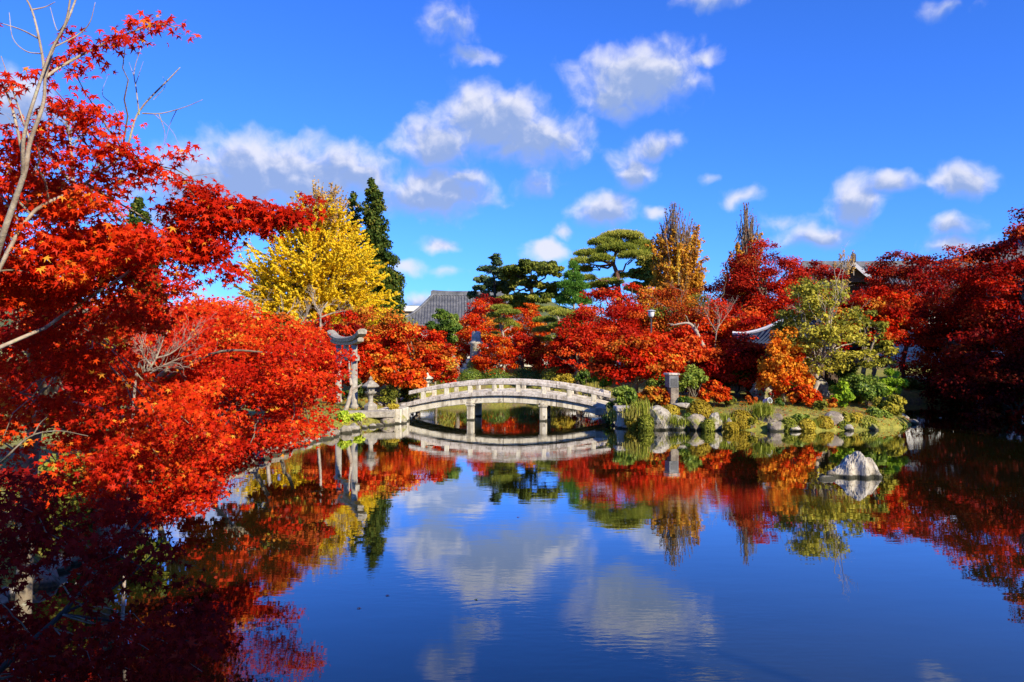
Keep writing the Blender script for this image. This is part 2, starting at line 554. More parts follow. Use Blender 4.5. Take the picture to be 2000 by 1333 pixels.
def water_mat():
    m, t = new_mat('pond_water')
    out = t.n('ShaderNodeOutputMaterial')
    geo = t.n('ShaderNodeNewGeometry').outputs['Position']
    n1 = t.noise(t.v('MULTIPLY', geo, (.7, 1.6, 1)), 1.3, 3, .5)
    n2 = t.noise(t.v('MULTIPLY', geo, (.8, 2.2, 1)), 5.0, 3, .5)
    patch = t.smooth(t.noise(t.v('MULTIPLY', geo, (.5, 1, 1)), .16, 2, .5), .42, .62)   # where a breath of wind touches the pond
    h = t.m('ADD', t.m('MULTIPLY', n1, .55), t.m('MULTIPLY', t.m('MULTIPLY', n2, .36), patch))
    bp = t.n('ShaderNodeBump')
    bp.inputs['Strength'].default_value = 1.0
    bp.inputs['Distance'].default_value = .0030
    t.put(bp.inputs['Height'], h)
    d = t.n('ShaderNodeBsdfDiffuse')
    t.put(d.inputs[0], t.ramp(t.noise(geo, .25, 4, .55), [(.3, (.009, .012, .003)), (.7, (.020, .022, .005))]))
    g = t.n('ShaderNodeBsdfGlossy')
    g.inputs['Roughness'].default_value = .012
    g.inputs['Color'].default_value = (.97, .97, .97, 1)
    t.put(g.inputs['Normal'], bp.outputs[0])
    fr = t.n('ShaderNodeFresnel')
    fr.inputs['IOR'].default_value = 1.28
    t.put(fr.inputs['Normal'], bp.outputs[0])
    mx = t.n('ShaderNodeMixShader')
    t.put(mx.inputs[0], t.m('MINIMUM', t.m('MULTIPLY', fr.outputs[0], 2.7), .84))
    t.put(mx.inputs[1], d.outputs[0])
    t.put(mx.inputs[2], g.outputs[0])
    t.put(out.inputs[0], mx.outputs[0])
    return m


M['ground'] = ground_mat()
M['water'] = water_mat()

# ------------------------------------------------------------------ terrain and pond
SHORE = np.array([(-4.5, 5.2), (-6.2, 7.5), (-6.9, 11), (-7.3, 15), (-7.7, 20), (-7.5, 24), (-6.9, 28), (-6.3, 31), (-5.3, 33.2), (-5.2, 36.2), (-6.6, 39), (-7.4, 43),
                  (-6.0, 46.8), (-2, 48.2), (3, 48), (6.2, 45.5), (6.0, 41), (5.0, 36.5), (4.55, 33.5), (4.75, 31.5), (6.5, 30.9), (9, 30.7), (12, 30.5), (14.5, 30.8),
                  (16.4, 31.8), (17.6, 34), (18.2, 39), (19.5, 44.0), (23, 45.5), (28, 43), (30, 36), (31, 26), (31, 14), (29, 6), (20, 4.4), (8, 4.2), (0, 4.4)], float)


def closed_spline(P, n):
    m = len(P)
    out = []
    for s in np.linspace(0, m, n, endpoint=False):
        i = int(s)
        t = s - i
        p0, p1, p2, p3 = P[(i - 1) % m], P[i % m], P[(i + 1) % m], P[(i + 2) % m]
        out.append(.5 * ((2 * p1) + (-p0 + p2) * t + (2 * p0 - 5 * p1 + 4 * p2 - p3) * t * t + (-p0 + 3 * p1 - 3 * p2 + p3) * t ** 3))
    return np.array(out)


POND = closed_spline(SHORE, 220)


def sdist(X, Y):
    """signed distance to the pond: negative inside the water"""
    P = np.stack([X.ravel(), Y.ravel()], 1)
    best = np.full(len(P), 1e9)
    inside = np.zeros(len(P), bool)
    A, B = POND, np.roll(POND, -1, 0)
    for a, b in zip(A, B):
        ab = b - a
        t = np.clip(((P - a) @ ab) / (ab @ ab + 1e-12), 0, 1)
        d = np.linalg.norm(P - a - t[:, None] * ab, axis=1)
        best = np.minimum(best, d)
        cond = (a[1] > P[:, 1]) != (b[1] > P[:, 1])
        xc = a[0] + (P[:, 1] - a[1]) * ab[0] / (ab[1] + (1e-12 if ab[1] >= 0 else -1e-12))
        inside ^= cond & (P[:, 0] < xc)
    return np.where(inside, -best, best).reshape(X.shape)


def height(X, Y):
    X, Y = np.asarray(X, float), np.asarray(Y, float)
    d = sdist(X, Y)
    lev = np.where(Y < 9, 1.75, .8)
    k = np.clip((Y - 7) / 6, 0, 1)
    lev = 1.75 * (1 - k) + .72 * k
    isl = np.exp(-(((X - 10.5) / 7) ** 2 + ((Y - 36) / 7) ** 2))
    lev = lev + .15 * isl
    far = np.clip((Y - 46) / 14, 0, 1)
    lev = lev + far * .8 + np.clip((Y - 75) / 60, 0, 1) * 1.5
    o = np.maximum(d, 0)
    w = .10 * np.sin(X * .9 + 1.3) * np.cos(Y * .7) + .06 * np.sin(X * 2.1 + Y * 1.7)
    land = lev * (1 - np.exp(-o / .75)) + w * np.clip(o / 1.5, 0, 1) * np.clip((200 - Y) / 100, 0, 1)
    bed = -.15 - .45 * np.minimum(-np.minimum(d, 0), 2.0)
    return np.where(d > 0, land - .12 * np.exp(-o / .15), bed)


def hz(x, y):
    return float(height(np.array([x]), np.array([y]))[0])


def axis(fine, lo, hi, far):
    a = list(np.arange(lo, hi, fine))
    s, v = fine, hi
    up = []
    while v < far:
        up.append(v)
        s *= 1.25
        v += s
    up.append(far)
    s, v = fine, lo
    dn = []
    while v > -far:
        s *= 1.25
        v -= s
        dn.append(max(v, -far))
    return np.array(dn[::-1] + a + up)


gx, gy = axis(.42, -14, 33, 2500), axis(.40, 2, 54, 2500)
GX, GY = np.meshgrid(gx, gy)
GZ = height(GX, GY)
nx, ny = len(gx), len(gy)
idx = np.arange(nx * ny).reshape(ny, nx)
gf = np.stack([idx[:-1, :-1], idx[:-1, 1:], idx[1:, 1:], idx[1:, :-1]], -1).reshape(-1, 4)
g = mesh('ground', np.stack([GX, GY, GZ], -1).reshape(-1, 3), gf, M['ground'], smooth=True)
tag(g, 'mossy garden ground with fallen leaves around the pond', kind='structure')
wb = POND + unit(POND - POND.mean(0)) * 0
wv = np.array([(x, y, 0) for x, y in [(-12, 2.5), (34, 2.5), (34, 50), (-12, 50)]])
w = mesh('water', wv, [(0, 1, 2, 3)], M['water'])
tag(w, 'still dark pond water mirroring trees and sky', kind='structure')

# hill far behind
rg = np.random.default_rng(5)
hv, hf = [], []
nu, nv_ = 140, 12
for j in range(nv_):
    for i in range(nu):
        a = -70 + 140 * i / (nu - 1)
        t = j / (nv_ - 1)
        prof = 32 + 9 * sin(i * .21) + 6 * sin(i * .53 + 1) + 1.6 * rg.normal()
        R_ = 520 + 200 * t
        hv.append((R_ * sin(radians(a)), R_ * cos(radians(a)), -3 + prof * sin(t * pi / 2) + (1.2 * rg.normal() if 0 < j else 0)))
for j in range(nv_ - 1):
    for i in range(nu - 1):
        q = j * nu + i
        hf.append((q, q + 1, q + nu + 1, q + nu))
tag(mesh('hill', hv, hf, M['hill']), 'low wooded hill behind the garden', kind='structure')


# ------------------------------------------------------------------ stone bridge
BA = radians(7.6)
BC = np.array([-.345, 34.5, 0])
BU, BV = np.array([cos(BA), -sin(BA), 0]), np.array([sin(BA), cos(BA), 0])
BL, BW = 4.75, 2.2


def bp_(u, v, z):
    return BC + BU * u + BV * v + np.array([0, 0, z])


zdeck = lambda u: 1.30 - .62 * (u / BL) ** 2
zrail = lambda u: 1.80 - .58 * (u / BL) ** 2


def arcblock(u0, u1, v0, v1, lo, hi, n=5, b=.02):
    rings = []
    for u in np.linspace(u0, u1, n):
        l, h = lo(u), hi(u)
        rings.append([bp_(u, v0 + b, l), bp_(u, v1 - b, l), bp_(u, v1, l + b), bp_(u, v1, h - b), bp_(u, v1 - b, h), bp_(u, v0 + b, h), bp_(u, v0, h - b), bp_(u, v0, l + b)])
    return MB().loft([r[::-1] for r in rings])


bridge = empty('stone_bridge', bp_(0, BW / 2, 0), 'arched pale stone footbridge with low railings crossing the pond', 'bridge')
cuts = [-BL, -2.45, -.05, 2.35, BL]
for i in range(4):
    a, b = cuts[i] + .012, cuts[i + 1] - .012
    arcblock(a, b, -.06, BW + .06, lambda u: zdeck(u) - .13, lambda u: zdeck(u) - .004, 6).build('deck_slab', M['stone'], bridge)
    for v0 in (-.12, BW - .14):
        arcblock(a, b, v0, v0 + .26, lambda u: zdeck(u) - .17, lambda u: zdeck(u) + .03, 6).build('kerb_stone', M['stonetop'], bridge)
    for v0 in (.02, BW / 2 - .14, BW - .30):
        arcblock(a, b, v0, v0 + .28, lambda u: zdeck(u) - .50, lambda u: zdeck(u) - .175, 6).build('girder', M['stone'], bridge)
    for v0 in (-.08, BW - .12):
        arcblock(a if i else a + .35, b, v0, v0 + .20, lambda u: zrail(u) - .18, zrail, 6, .03).build('rail', M['stonetop'], bridge)
for px in (823, 870, 917, 965, 1012, 1062, 1111, 1158):
    u = (px - 985) / 43.4
    for v in (.02, BW - .02):
        z0, z1 = zdeck(u) - .02, zrail(u) - .16
        MB().box(bp_(u, v, (z0 + z1) / 2), (.20, .17, z1 - z0), -BA, bev=.015).build('post', M['stone'], bridge)
for u in (-1.56, 1.74):
    for v in (.16, BW - .18):
        zt = zdeck(u) - .50
        p = MB().box(bp_(u, v, -.19), (.32, .32, 1.6), -BA, bev=.02).build('pier', M['stone'], bridge)
        c = bp_(u, v, 0)
        r = lambda s, z: [c + BU * x * s + BV * y * s + np.array([0, 0, z]) for x, y in ((-1, -1), (1, -1), (1, 1), (-1, 1))]
        MB().loft([r(.165, .612), r(.165, .64), r(.21, zt - .06), r(.21, zt - .005)]).build('capital', M['stone'], p)
    arcblock(u - .13, u + .13, -.02, BW + .02, lambda q: zt - .0, lambda q: zt + .12, 2).build('cross_beam', M['stone'], bridge)

# abutments: each dressed block is a thing of its own
def block(label, px, py0, py1, pw, D, depth, mat='stone', yaw=0.0, name='stone_block', cat='stone block', top=1.0):
    z1, z0 = EYE - (py0 - HY) / F * D, EYE - (py1 - HY) / F * D
    wd = pw / F * D
    c = at(px, HY, D)
    o = MB().box((c[0], c[1] + depth / 2, (z0 + z1) / 2), (wd, depth, z1 - z0), yaw, top, bev=.03).build(name, M[mat])
    return tag(o, label, cat)


block('long flat kerb slab on the left bank leading up to the bridge', 722, 804, 817, 92, 32.6, .7, 'granite', yaw=radians(12))
block('tall dressed block under the left end of the bridge', 764, 800, 835, 48, 33.2, 1.4, yaw=radians(-8))
block('thick capstone under the left foot of the bridge railing', 778, 795, 805, 34, 34.3, 2.6, 'granite', yaw=-BA)
block('square upright pillar block at the water edge right of the bridge', 1216, 806, 842, 22, 31.4, .6, yaw=radians(3))
block('flat capstone topping the pillar block right of the bridge', 1218, 795, 805, 30, 31.3, .8, 'stonetop', yaw=radians(3))
block('low landing slab under the right foot of the bridge', 1190, 797, 812, 40, 33.4, 2.6, 'granite', yaw=-BA)


# ------------------------------------------------------------------ rocks
def rock_mesh(rng, R, rough=.25, sub=3, flat=.0):
    import bmesh
    bm = bmesh.new()
    bmesh.ops.create_icosphere(bm, subdivisions=sub, radius=1.0)
    V = np.array([v.co[:] for v in bm.verts])
    Fc = [tuple(v.index for v in f.verts) for f in bm.faces]
    bm.free()
    # cut by random planes for facets, then rough up
    for _ in range(9):
        n = unit(rng.normal(size=3))
        h = rng.uniform(.55, .92)
        s = V @ n
        V = V - np.maximum(s - h, 0)[:, None] * n * .92
    ph = rng.uniform(0, 6, (4, 3))
    fr = rng.uniform(2.2, 7, (4, 3))
    dsp = sum(np.sin(V @ fr[i] + ph[i, 0]) * np.cos(V[:, ::-1] @ fr[i] * .7 + ph[i, 1]) / (1.4 + i) for i in range(4))
    V = V * (1 + rough * .35 * dsp)[:, None] + rng.normal(size=V.shape) * .012
    return V * np.asarray(R), Fc


def rock(label, px, py0, py1, pw, D, mat='rock', seed=0, depth=.8, yaw=0.0, name='shore_rock', cat='rock', group=None, sub=3, lean=0.0):
    rng = np.random.default_rng(seed + 1000)
    z1, z0 = EYE - (py0 - HY) / F * D, EYE - (py1 - HY) / F * D
    wd = pw / F * D / 2
    V, Fc = rock_mesh(rng, (wd * 1.05, wd * depth, (z1 - z0) * .66), sub=sub)
    V[:, 0] += lean * V[:, 2]
    c = at(px, HY, D)
    V = V + np.array([c[0], c[1] + wd * depth * .6, z0 + (z1 - z0) * .36])
    return tag(mesh(name, V, Fc, M[mat], smooth=False), label, cat, group)


# the big rock standing in the pond
def pond_rock():
    D = 19.9
    s = D / F
    rng = np.random.default_rng(3)
    c = at(1682, HY, D)
    nu, nvv = 40, 16
    # outline of the rock seen from the front, in photograph units: (x offset, height)
    prof = [(-52, 0), (-48, 12), (-32, 24), (-12, 44), (0, 52), (9, 51), (20, 41), (30, 39), (38, 30), (42, 15), (50, 6), (52, 0)]
    xs, zs = zip(*prof)
    V, Fc = [], []
    for j in range(nvv + 1):
        v = -1 + 2 * j / nvv           # front to back
        for i in range(nu + 1):
            x = -52 + 104 * i / nu
            zz = np.interp(x, xs, zs)
            ridge = 1 - abs(v + .12 * sin(x * .09)) ** 1.7
            y = v * 30 * (1 - .35 * (x / 52) ** 2)
            h = zz * max(ridge, 0) ** .55
            h += (2.4 * sin(x * .16 + v * 3) * cos(x * .11 - v * 4) + 1.0 * sin(x * .37 + 5 * v) + rng.normal() * .9) * (1 if 0 < j < nvv else 0) * min(1, h / 18)
            if v < 0:
                y += 6 * sin(x * .2) * v
            V.append((c[0] + x * s, c[1] + (y + 24) * s, (h - 5) * s if 0 < j < nvv and 0 < i < nu else -.25))
    for j in range(nvv):
        for i in range(nu):
            q = j * (nu + 1) + i
            Fc.append((q, q + 1, q + nu + 2, q + nu + 1))
    o = mesh('pond_rock', V, Fc, M['whiterock'])
    tag(o, 'large pale pointed boulder standing alone in the pond', 'rock')
    rock('small dark rounded stone touching the left foot of the pond boulder', 1628, 920, 938, 22, 20.0, 'rock', 71, name='pond_rock')
    rock('low flat grey stone lying left of the pond boulder', 1618, 931, 943, 38, 19.6, 'granite', 72, .6, name='pond_rock')
    rock('tiny low stone at the far left of the pond boulder group', 1607, 924, 937, 14, 20.2, 'rock', 73, name='pond_rock')


pond_rock()

ISLAND = [  # label, px, top, bottom, width, D, material, depth
    ('massive pale cracked rock beside the pillar block on the island shore', 1287, 790, 834, 66, 31.2, 'whiterock', .8),
    ('flat topped pale rock sloping down to the grass tufts', 1325, 808, 838, 40, 31.2, 'granite', .8),
    ('brown slanting rock under the large mustard azalea', 1364, 806, 838, 46, 31.0, 'rock', .7),
    ('upright pale rock with split top right of the mustard azalea', 1398, 800, 838, 26, 30.9, 'whiterock', .8),
    ('thin pale standing stone before the low clipped azalea', 1424, 815, 838, 14, 30.8, 'granite', .9),
    ('broad grey boulder above the long green grass tuft', 1502, 800, 836, 66, 31.3, 'rock', .7),
    ('dark rounded boulder at the waterline below the broad grey boulder', 1517, 818, 841, 32, 30.7, 'rock', .8),
    ('small white stone lying on the island moss', 1551, 806, 820, 20, 31.8, 'whiterock', .8),
    ('low flat pale stone at the waterline in the island middle', 1552, 828, 840, 28, 30.7, 'whiterock', .7),
    ('brown cracked boulder between two round mustard azaleas', 1630, 801, 838, 54, 31.3, 'rock', .8),
    ('dark stone at the corner of the island below the overhanging shrub', 1690, 812, 842, 40, 31.6, 'rock', .8),
    ('grey stone in shade at the tip of the island', 1730, 815, 845, 36, 32.2, 'rock', .8),
    ('large pale rock standing behind the forked trunk on the island', 1607, 738, 784, 38, 36.0, 'whiterock', .7),
    ('pale upright rock in front of the pavilion behind the floodlight', 1492, 734, 782, 50, 36.5, 'whiterock', .5),
    ('broken pale corner stone under the left end of the bridge', 781, 803, 834, 22, 33.6, 'whiterock', .9),
    ('flat stepping stone by the stone box lantern', 1335, 788, 796, 50, 32.4, 'whiterock', .6),
]
for i, (lb, px, a, b, wd, D, mt, dp) in enumerate(ISLAND):
    big = 1.06 if b > 825 else 1.0
    rock(lb, px, b - (b - a) * big * (.84 if b > 825 else 1), b + 3, wd * big, D - (.35 if b > 825 else 0), 'palerock' if mt == 'whiterock' else mt, i * 7 + 3, dp)
# row of stones edging the left bank and the far and right shores
rr = np.random.default_rng(21)
seg = np.roll(POND, -1, 0) - POND
cum = np.concatenate([[0], np.cumsum(np.linalg.norm(seg, axis=1))])


def along(s):
    i = int(np.searchsorted(cum, s % cum[-1]) - 1)
    return POND[i] + seg[i] * ((s % cum[-1] - cum[i]) / (np.linalg.norm(seg[i]) + 1e-9))


s0 = 0.0
protos = [rock_mesh(np.random.default_rng(300 + k), (1, .8, .8), sub=2) for k in range(7)]
pm = []
for V, Fc in protos:
    me = bpy.data.meshes.new('edging_stone')
    me.from_pydata(V.tolist(), [], Fc)
    me.materials.append(M['rock'] if len(pm) % 2 else M['granite'])
    pm.append(me)
while s0 < cum[-1]:
    p = along(s0)
    big = rr.uniform(.22, .42)
    s0 += big * 1.7
    if p[1] < 8 or p[0] > 22 or (p[1] > 36 and p[0] < 4 and rr.random() < .6):
        continue
    if p[0] < -5 and p[1] < 34:
        lb, gp = 'one of the small grey edging stones along the left bank waterline', 'edging stones of the left bank'
    elif p[0] > 4 and p[1] < 33:
        if rr.random() < .72:
            continue
        lb, gp = 'one of the small stones between the boulders of the island shore', 'small stones of the island shore'
        big *= .8
    elif p[0] > 15:
        lb, gp = 'one of the shaded stones edging the inlet right of the island', 'edging stones of the shaded inlet'
    else:
        lb, gp = 'one of the small stones edging the far shore behind the bridge', 'edging stones behind the bridge'
    o = bpy.data.objects.new('edging_stone', pm[rr.integers(7)])
    o.location = (p[0] + rr.normal() * .06, p[1] + rr.normal() * .06, rr.uniform(-.02, .10))
    o.scale = (big, big * rr.uniform(.7, 1), big * rr.uniform(.6, .95))
    o.rotation_euler = (rr.normal() * .2, rr.normal() * .2, rr.uniform(0, 6.3))
    tag(link(o), lb, 'stone', gp)


# ------------------------------------------------------------------ torii, lanterns, monuments, lamp
def torii():
    p0, p1 = at(661, HY, 35.6), at(692, HY, 33.9)
    ax = unit(p1 - p0)
    base = (p0 + p1) / 2
    b = empty('torii_gate', (base[0], base[1], hz(base[0], base[1])), 'grey stone torii gate with upturned top beam above the left bank', 'torii gate')
    ztop = 3.40
    for p in (p0, p1):
        g0 = hz(p[0], p[1]) - .1
        MB().lathe((p[0], p[1], 0), [(.19, g0), (.18, g0 + .25), (.15, g0 + .26), (.135, ztop)], 12).build('pillar', M['granite'], b, True)
    perp = np.array([-ax[1], ax[0], 0])
    L0 = np.linalg.norm(p1 - p0)
    def beam(e, lo, hi, wd, curve, name, mat='granite'):
        rings = []
        for t in np.linspace(-e, L0 + e, 13):
            k = ((t - L0 / 2) / (L0 / 2 + e)) ** 2
            c = p0 + ax * t
            dz = curve * k * abs(k) ** .4
            rings.append([(*(c + perp * wd * s)[:2], z + dz) for s, z in ((-1, lo), (1, lo), (1.15, hi - .02), (.55, hi + .05), (-.55, hi + .05), (-1.15, hi - .02))])
        MB().loft(rings).build(name, M[mat], b)
    beam(.75, 3.40, 3.53, .13, .16, 'lintel')
    beam(.95, 3.545, 3.72, .19, .34, 'top_beam')
    beam(.38, 2.72, 2.93, .09, 0, 'tie_beam')
    m = (p0 + p1) / 2
    MB().box((m[0], m[1], 3.165), (.16, .2, .46), atan2(ax[1], ax[0])).build('centre_strut', M['granite'], b)


torii()


def lantern(label, px, py0, py1, D, mat='stone', fat=1.0, six=6):
    c = at(px, HY, D)
    z0, z1 = EYE - (py1 - HY) / F * D, EYE - (py0 - HY) / F * D
    h = z1 - z0
    e = empty('stone_lantern', (c[0], c[1], z0), label, 'lantern')
    c = np.array([c[0], c[1], z0])
    k = h * fat
    part = lambda nm, prof, kk=six: MB().lathe(c, [(r * k, z * h) for r, z in prof], kk, rot=.3).build(nm, M[mat], e)
    part('base', [(.24, -.05), (.24, .08), (.20, .12), (.15, .16)])
    part('shaft', [(.12, .155), (.085, .20), (.085, .38), (.12, .42)], 10)
    part('platform', [(.10, .415), (.20, .47), (.22, .52)])
    fb = part('fire_box', [(.14, .515), (.14, .68)])
    for q in range(3):
        a = .3 + pi / 6 + q * pi * 2 / 3
        pp = c + np.array([cos(a) * .122 * k, sin(a) * .122 * k, .6 * h])
        MB().box(pp, (.012 * k, .08 * k, .10 * h), a).build('opening', M['metal'], fb)  # solid dark slab: its colour stands in for shade inside the fire box
    part('roof', [(.30, .665), (.31, .70), (.20, .78), (.09, .86), (.07, .87)])
    part('finial', [(.05, .865), (.075, .90), (.06, .94), (.005, 1.0)], 10)


lantern('pale stone lantern with wide roof beside the left end of the bridge', 724, 735, 798, 33.4, 'granite', .85)
lantern('small stone lantern half hidden in orange leaves behind the bridge railing', 835, 728, 765, 38.5, 'stone')


def stupa():
    D = 56.0
    c = at(930, HY, D)
    g0 = hz(c[0], c[1])
    e = empty('stone_monument', (c[0], c[1], g0), 'tall pale stone monument on a stepped base behind the bridge', 'monument')
    for i, (w_, h_) in enumerate([(2.3, .35), (1.8, .3), (1.35, .3)]):
        MB().box((c[0], c[1], g0 + .15 + .33 * i), (w_, w_, h_), .2, bev=.04).build('step', M['stone'], e)
    MB().lathe((c[0], c[1], g0), [(.50, .95), (.44, 1.2), (.42, 2.0), (.50, 2.1), (.50, 2.2), (.36, 2.3), (.33, 2.9), (.25, 3.0)], 10).build('column', M['whiterock'], e, True)


stupa()


def box_lantern():
    D = 33.2
    c = at(1312, HY, D)
    s = D / F
    z = lambda py: EYE - (py - HY) * s
    e = empty('box_lantern', (c[0], c[1], z(788)), 'square stone box lantern with dark opening standing behind the island shore', 'lantern')
    MB().box((c[0] + .05, c[1], (z(757) + z(790)) / 2), (.38, .38, z(757) - z(790)), .25, bev=.02).build('plinth', M['rock'], e)
    b = MB().box((c[0], c[1], (z(733) + z(757)) / 2), (.44, .44, z(733) - z(757)), .25, bev=.01).build('box', M['tile'], e)
    f = np.array([sin(.25), -cos(.25), 0])
    MB().box((c[0] + f[0] * .22, c[1] + f[1] * .22, (z(738) + z(756)) / 2), (.31, .03, z(738) - z(756) - .06), .25).build('opening', M['metal'], b)  # dark plate on the face, coloured like a shaded hollow
    MB().box((c[0], c[1], z(731)), (.54, .54, .09), .25, bev=.02).build('cap', M['stonetop'], e)


box_lantern()


def lamp_post():
    D = 44.0
    c = at(1272, HY, D)
    s = D / F
    z = lambda py: EYE - (py - HY) * s
    g0 = hz(c[0], c[1])
    e = empty('lamp_post', (c[0], c[1], g0), 'slim black garden lamp post with white shade and flat cap', 'lamp post')
    MB().lathe((c[0], c[1], 0), [(.07, g0 - .1), (.05, g0 + .4), (.04, z(620))], 8).build('pole', M['metal'], e, True)
    MB().lathe((c[0], c[1], 0), [(.09, z(620.5)), (.16, z(617)), (.19, z(609)), (.19, z(608.6))], 10).build('lamp_shade', M['lampwhite'], e, True)
    MB().lathe((c[0], c[1], 0), [(.26, z(608.4)), (.27, z(607.6)), (.08, z(605.5))], 12).build('cap', M['greymetal'], e)


lamp_post()


def floodlight():
    D = 32.2
    c = at(1499, 784, D)
    g0 = hz(c[0], c[1])
    e = empty('floodlight', (c[0], c[1], g0), 'small grey cylindrical floodlight on a short stake on the island moss', 'floodlight')
    MB().tube([(c[0] + .06, c[1], g0 - .1), (c[0] + .06, c[1], c[2])], .035, 8).build('stake', M['greymetal'], e)
    d = np.array([.35, -.75, .25])
    d /= np.linalg.norm(d)
    P = np.array([c - d * .18, c - d * .17, c + d * .14, c + d * .15])
    h = MB().tube(P, [.07, .115, .125, .13], 14).build('housing', M['greymetal'], e)
    MB().tube([c + d * .145, c + d * .16], .095, 14).build('lens', M['metal'], h)


floodlight()


# ------------------------------------------------------------------ buildings
def hall(name, label, cx, cy, yaw, eh, rh, dpt, zg, ze, zr, roofm='tile', wallm='plaster', lift=.5, ribs=.34, gable=False, posts=6, inset=1.6, cat='hall', trim=False):
    """eh: half length at the eaves, rh: half length of the ridge, dpt: half depth at the eaves"""
    e = empty(name, (cx, cy, zg), label, cat)
    ca, sa = cos(yaw), sin(yaw)
    tr = lambda P: np.stack([cx + P[..., 0] * ca - P[..., 1] * sa, cy + P[..., 0] * sa + P[..., 1] * ca, P[..., 2]], -1)
    prof = lambda t: t ** 1.35
    roof = None
    for side in range(4):
        if gable and side % 2:
            continue
        n, m_ = 13, 8
        V = []
        for j in range(m_):
            t = j / (m_ - 1)
            for i in range(n):
                u = -1 + 2 * i / (n - 1)
                if side % 2 == 0:
                    sg = -1 if side == 0 else 1
                    x, y = u * (eh + (rh - eh) * t), sg * dpt * (1 - t)
                else:
                    sg = 1 if side == 1 else -1
                    x, y = sg * (eh + (rh - eh) * t), u * dpt * (1 - t)
                z = ze + (zr - ze) * prof(t) + lift * abs(u) ** 4 * (1 - t) ** 2
                V.append((x, y, z))
        V = np.array(V)
        Vb = V - np.array([0, 0, .22])
        Fc = []
        for j in range(m_ - 1):
            for i in range(n - 1):
                q = j * n + i
                Fc.append((q, q + 1, q + n + 1, q + n) if side in (0, 1) else (q, q + n, q + n + 1, q + 1))
        k = len(V)
        Fc += [tuple(k + i for i in f[::-1]) for f in Fc]
        for i in range(n - 1):
            Fc.append((i, k + i, k + i + 1, i + 1))
        for j in range(m_ - 1):
            Fc.append((j * n, (j + 1) * n, k + (j + 1) * n, k + j * n))
            Fc.append((j * n + n - 1, k + j * n + n - 1, k + (j + 1) * n + n - 1, (j + 1) * n + n - 1))
        o = mesh('roof', tr(np.vstack([V, Vb])), Fc, M[roofm], e)
        # rounded cover tiles running down the slope
        mb = MB()
        ln = eh if side % 2 == 0 else dpt
        cnt = int(2 * ln / ribs)
        for q in range(cnt + 1):
            a = -ln + 2 * ln * q / cnt
            tm = 1.0
            P = []
            for t in np.linspace(0, 1, 7):
                if side % 2 == 0:
                    lim = eh + (rh - eh) * t
                    if abs(a) > lim + 1e-6: break
                    x, y, u = a, (-1 if side == 0 else 1) * dpt * (1 - t), a / lim
                else:
                    lim = dpt * (1 - t)
                    if abs(a) > lim + 1e-6: break
                    x, y, u = (1 if side == 1 else -1) * (eh + (rh - eh) * t), a, a / max(lim, .01)
                P.append((x, y, ze + (zr - ze) * prof(t) + lift * abs(u) ** 4 * (1 - t) ** 2 + .03))
            if len(P) > 1:
                mb.tube(tr(np.array(P)), .075, 5)
        r = mb.build('cover_tiles', M[roofm], o)
        r['kind'] = 'stuff'
    # ridge and hips
    rb = MB().loft([tr(np.array([(x, -.22, zr - .1), (x, .22, zr - .1), (x, .18, zr + .45 * min(1, rh / 3) + l * min(1, rh / 3)), (x, -.18, zr + .45 * min(1, rh / 3) + l * min(1, rh / 3))])) for x, l in ((-rh - .15, .12), (-rh * .6, 0), (rh * .6, 0), (rh + .15, .12))]).build('ridge', M[roofm], e)
    for sx in (-1, 1) if rh > 1 else ():
        MB().box(tr(np.array([sx * (rh + .2), 0, zr + .22])), (.22, .42, .5), yaw).build('ridge_end_tile', M[roofm], rb)
    if not gable:
        for sx in (-1, 1):
            for sy in (-1, 1):
                P = [(sx * (eh + (rh - eh) * t), sy * dpt * (1 - t), ze + (zr - ze) * prof(t) + lift * (1 - t) ** 2 + .1) for t in np.linspace(0, 1, 8)]
                MB().tube(tr(np.array(P)), .10 if trim else .17, 6).build('hip_ridge', M['whitetrim' if trim else roofm], e)
    else:
        for sx in (-1, 1):
            P = lambda sy, dz: [(sx * (eh + .03), sy * dpt * (1 - t), ze + (zr - ze) * prof(t) + dz + lift * (1 - t) ** 2) for t in np.linspace(0, 1, 8)]
            for sy in (-1, 1):
                A_, B_ = P(sy, .06), P(sy, -.34)
                rings = [tr(np.array([(a[0] - .06, a[1], b_[2]), (a[0] + .06, a[1], b_[2]), (a[0] + .06, a[1], a[2]), (a[0] - .06, a[1], a[2])])) for a, b_ in zip(A_, B_)]
                MB().loft(rings).build('barge_board', M['whitetrim'], e)
            x = sx * (eh - .5)
            tri = tr(np.array([(x, -dpt * .8, ze), (x, dpt * .8, ze), (x, 0, zr - .3), (x - sx * .2, -dpt * .8, ze), (x - sx * .2, dpt * .8, ze), (x - sx * .2, 0, zr - .3)]))
            mesh('gable_wall', tri, [(0, 1, 2), (5, 4, 3), (0, 3, 4, 1), (1, 4, 5, 2), (2, 5, 3, 0)], M['timber'], e)
    wx, wy = eh - inset, dpt - inset
    MB().box((cx, cy, (zg + ze + .35) / 2 - .2), (2 * wx, 2 * wy, ze + .35 - zg + .4), yaw).build('wall', M[wallm], e)
    for sy in (-1, 1):
        for i in range(posts):
            x = -wx + 2 * wx * i / (posts - 1)
            MB().box(tr(np.array([x, sy * (wy + .06), (zg + ze) / 2])), (.24, .24, ze - zg + .3), yaw).build('pillar', M['timber'], e)
    return e


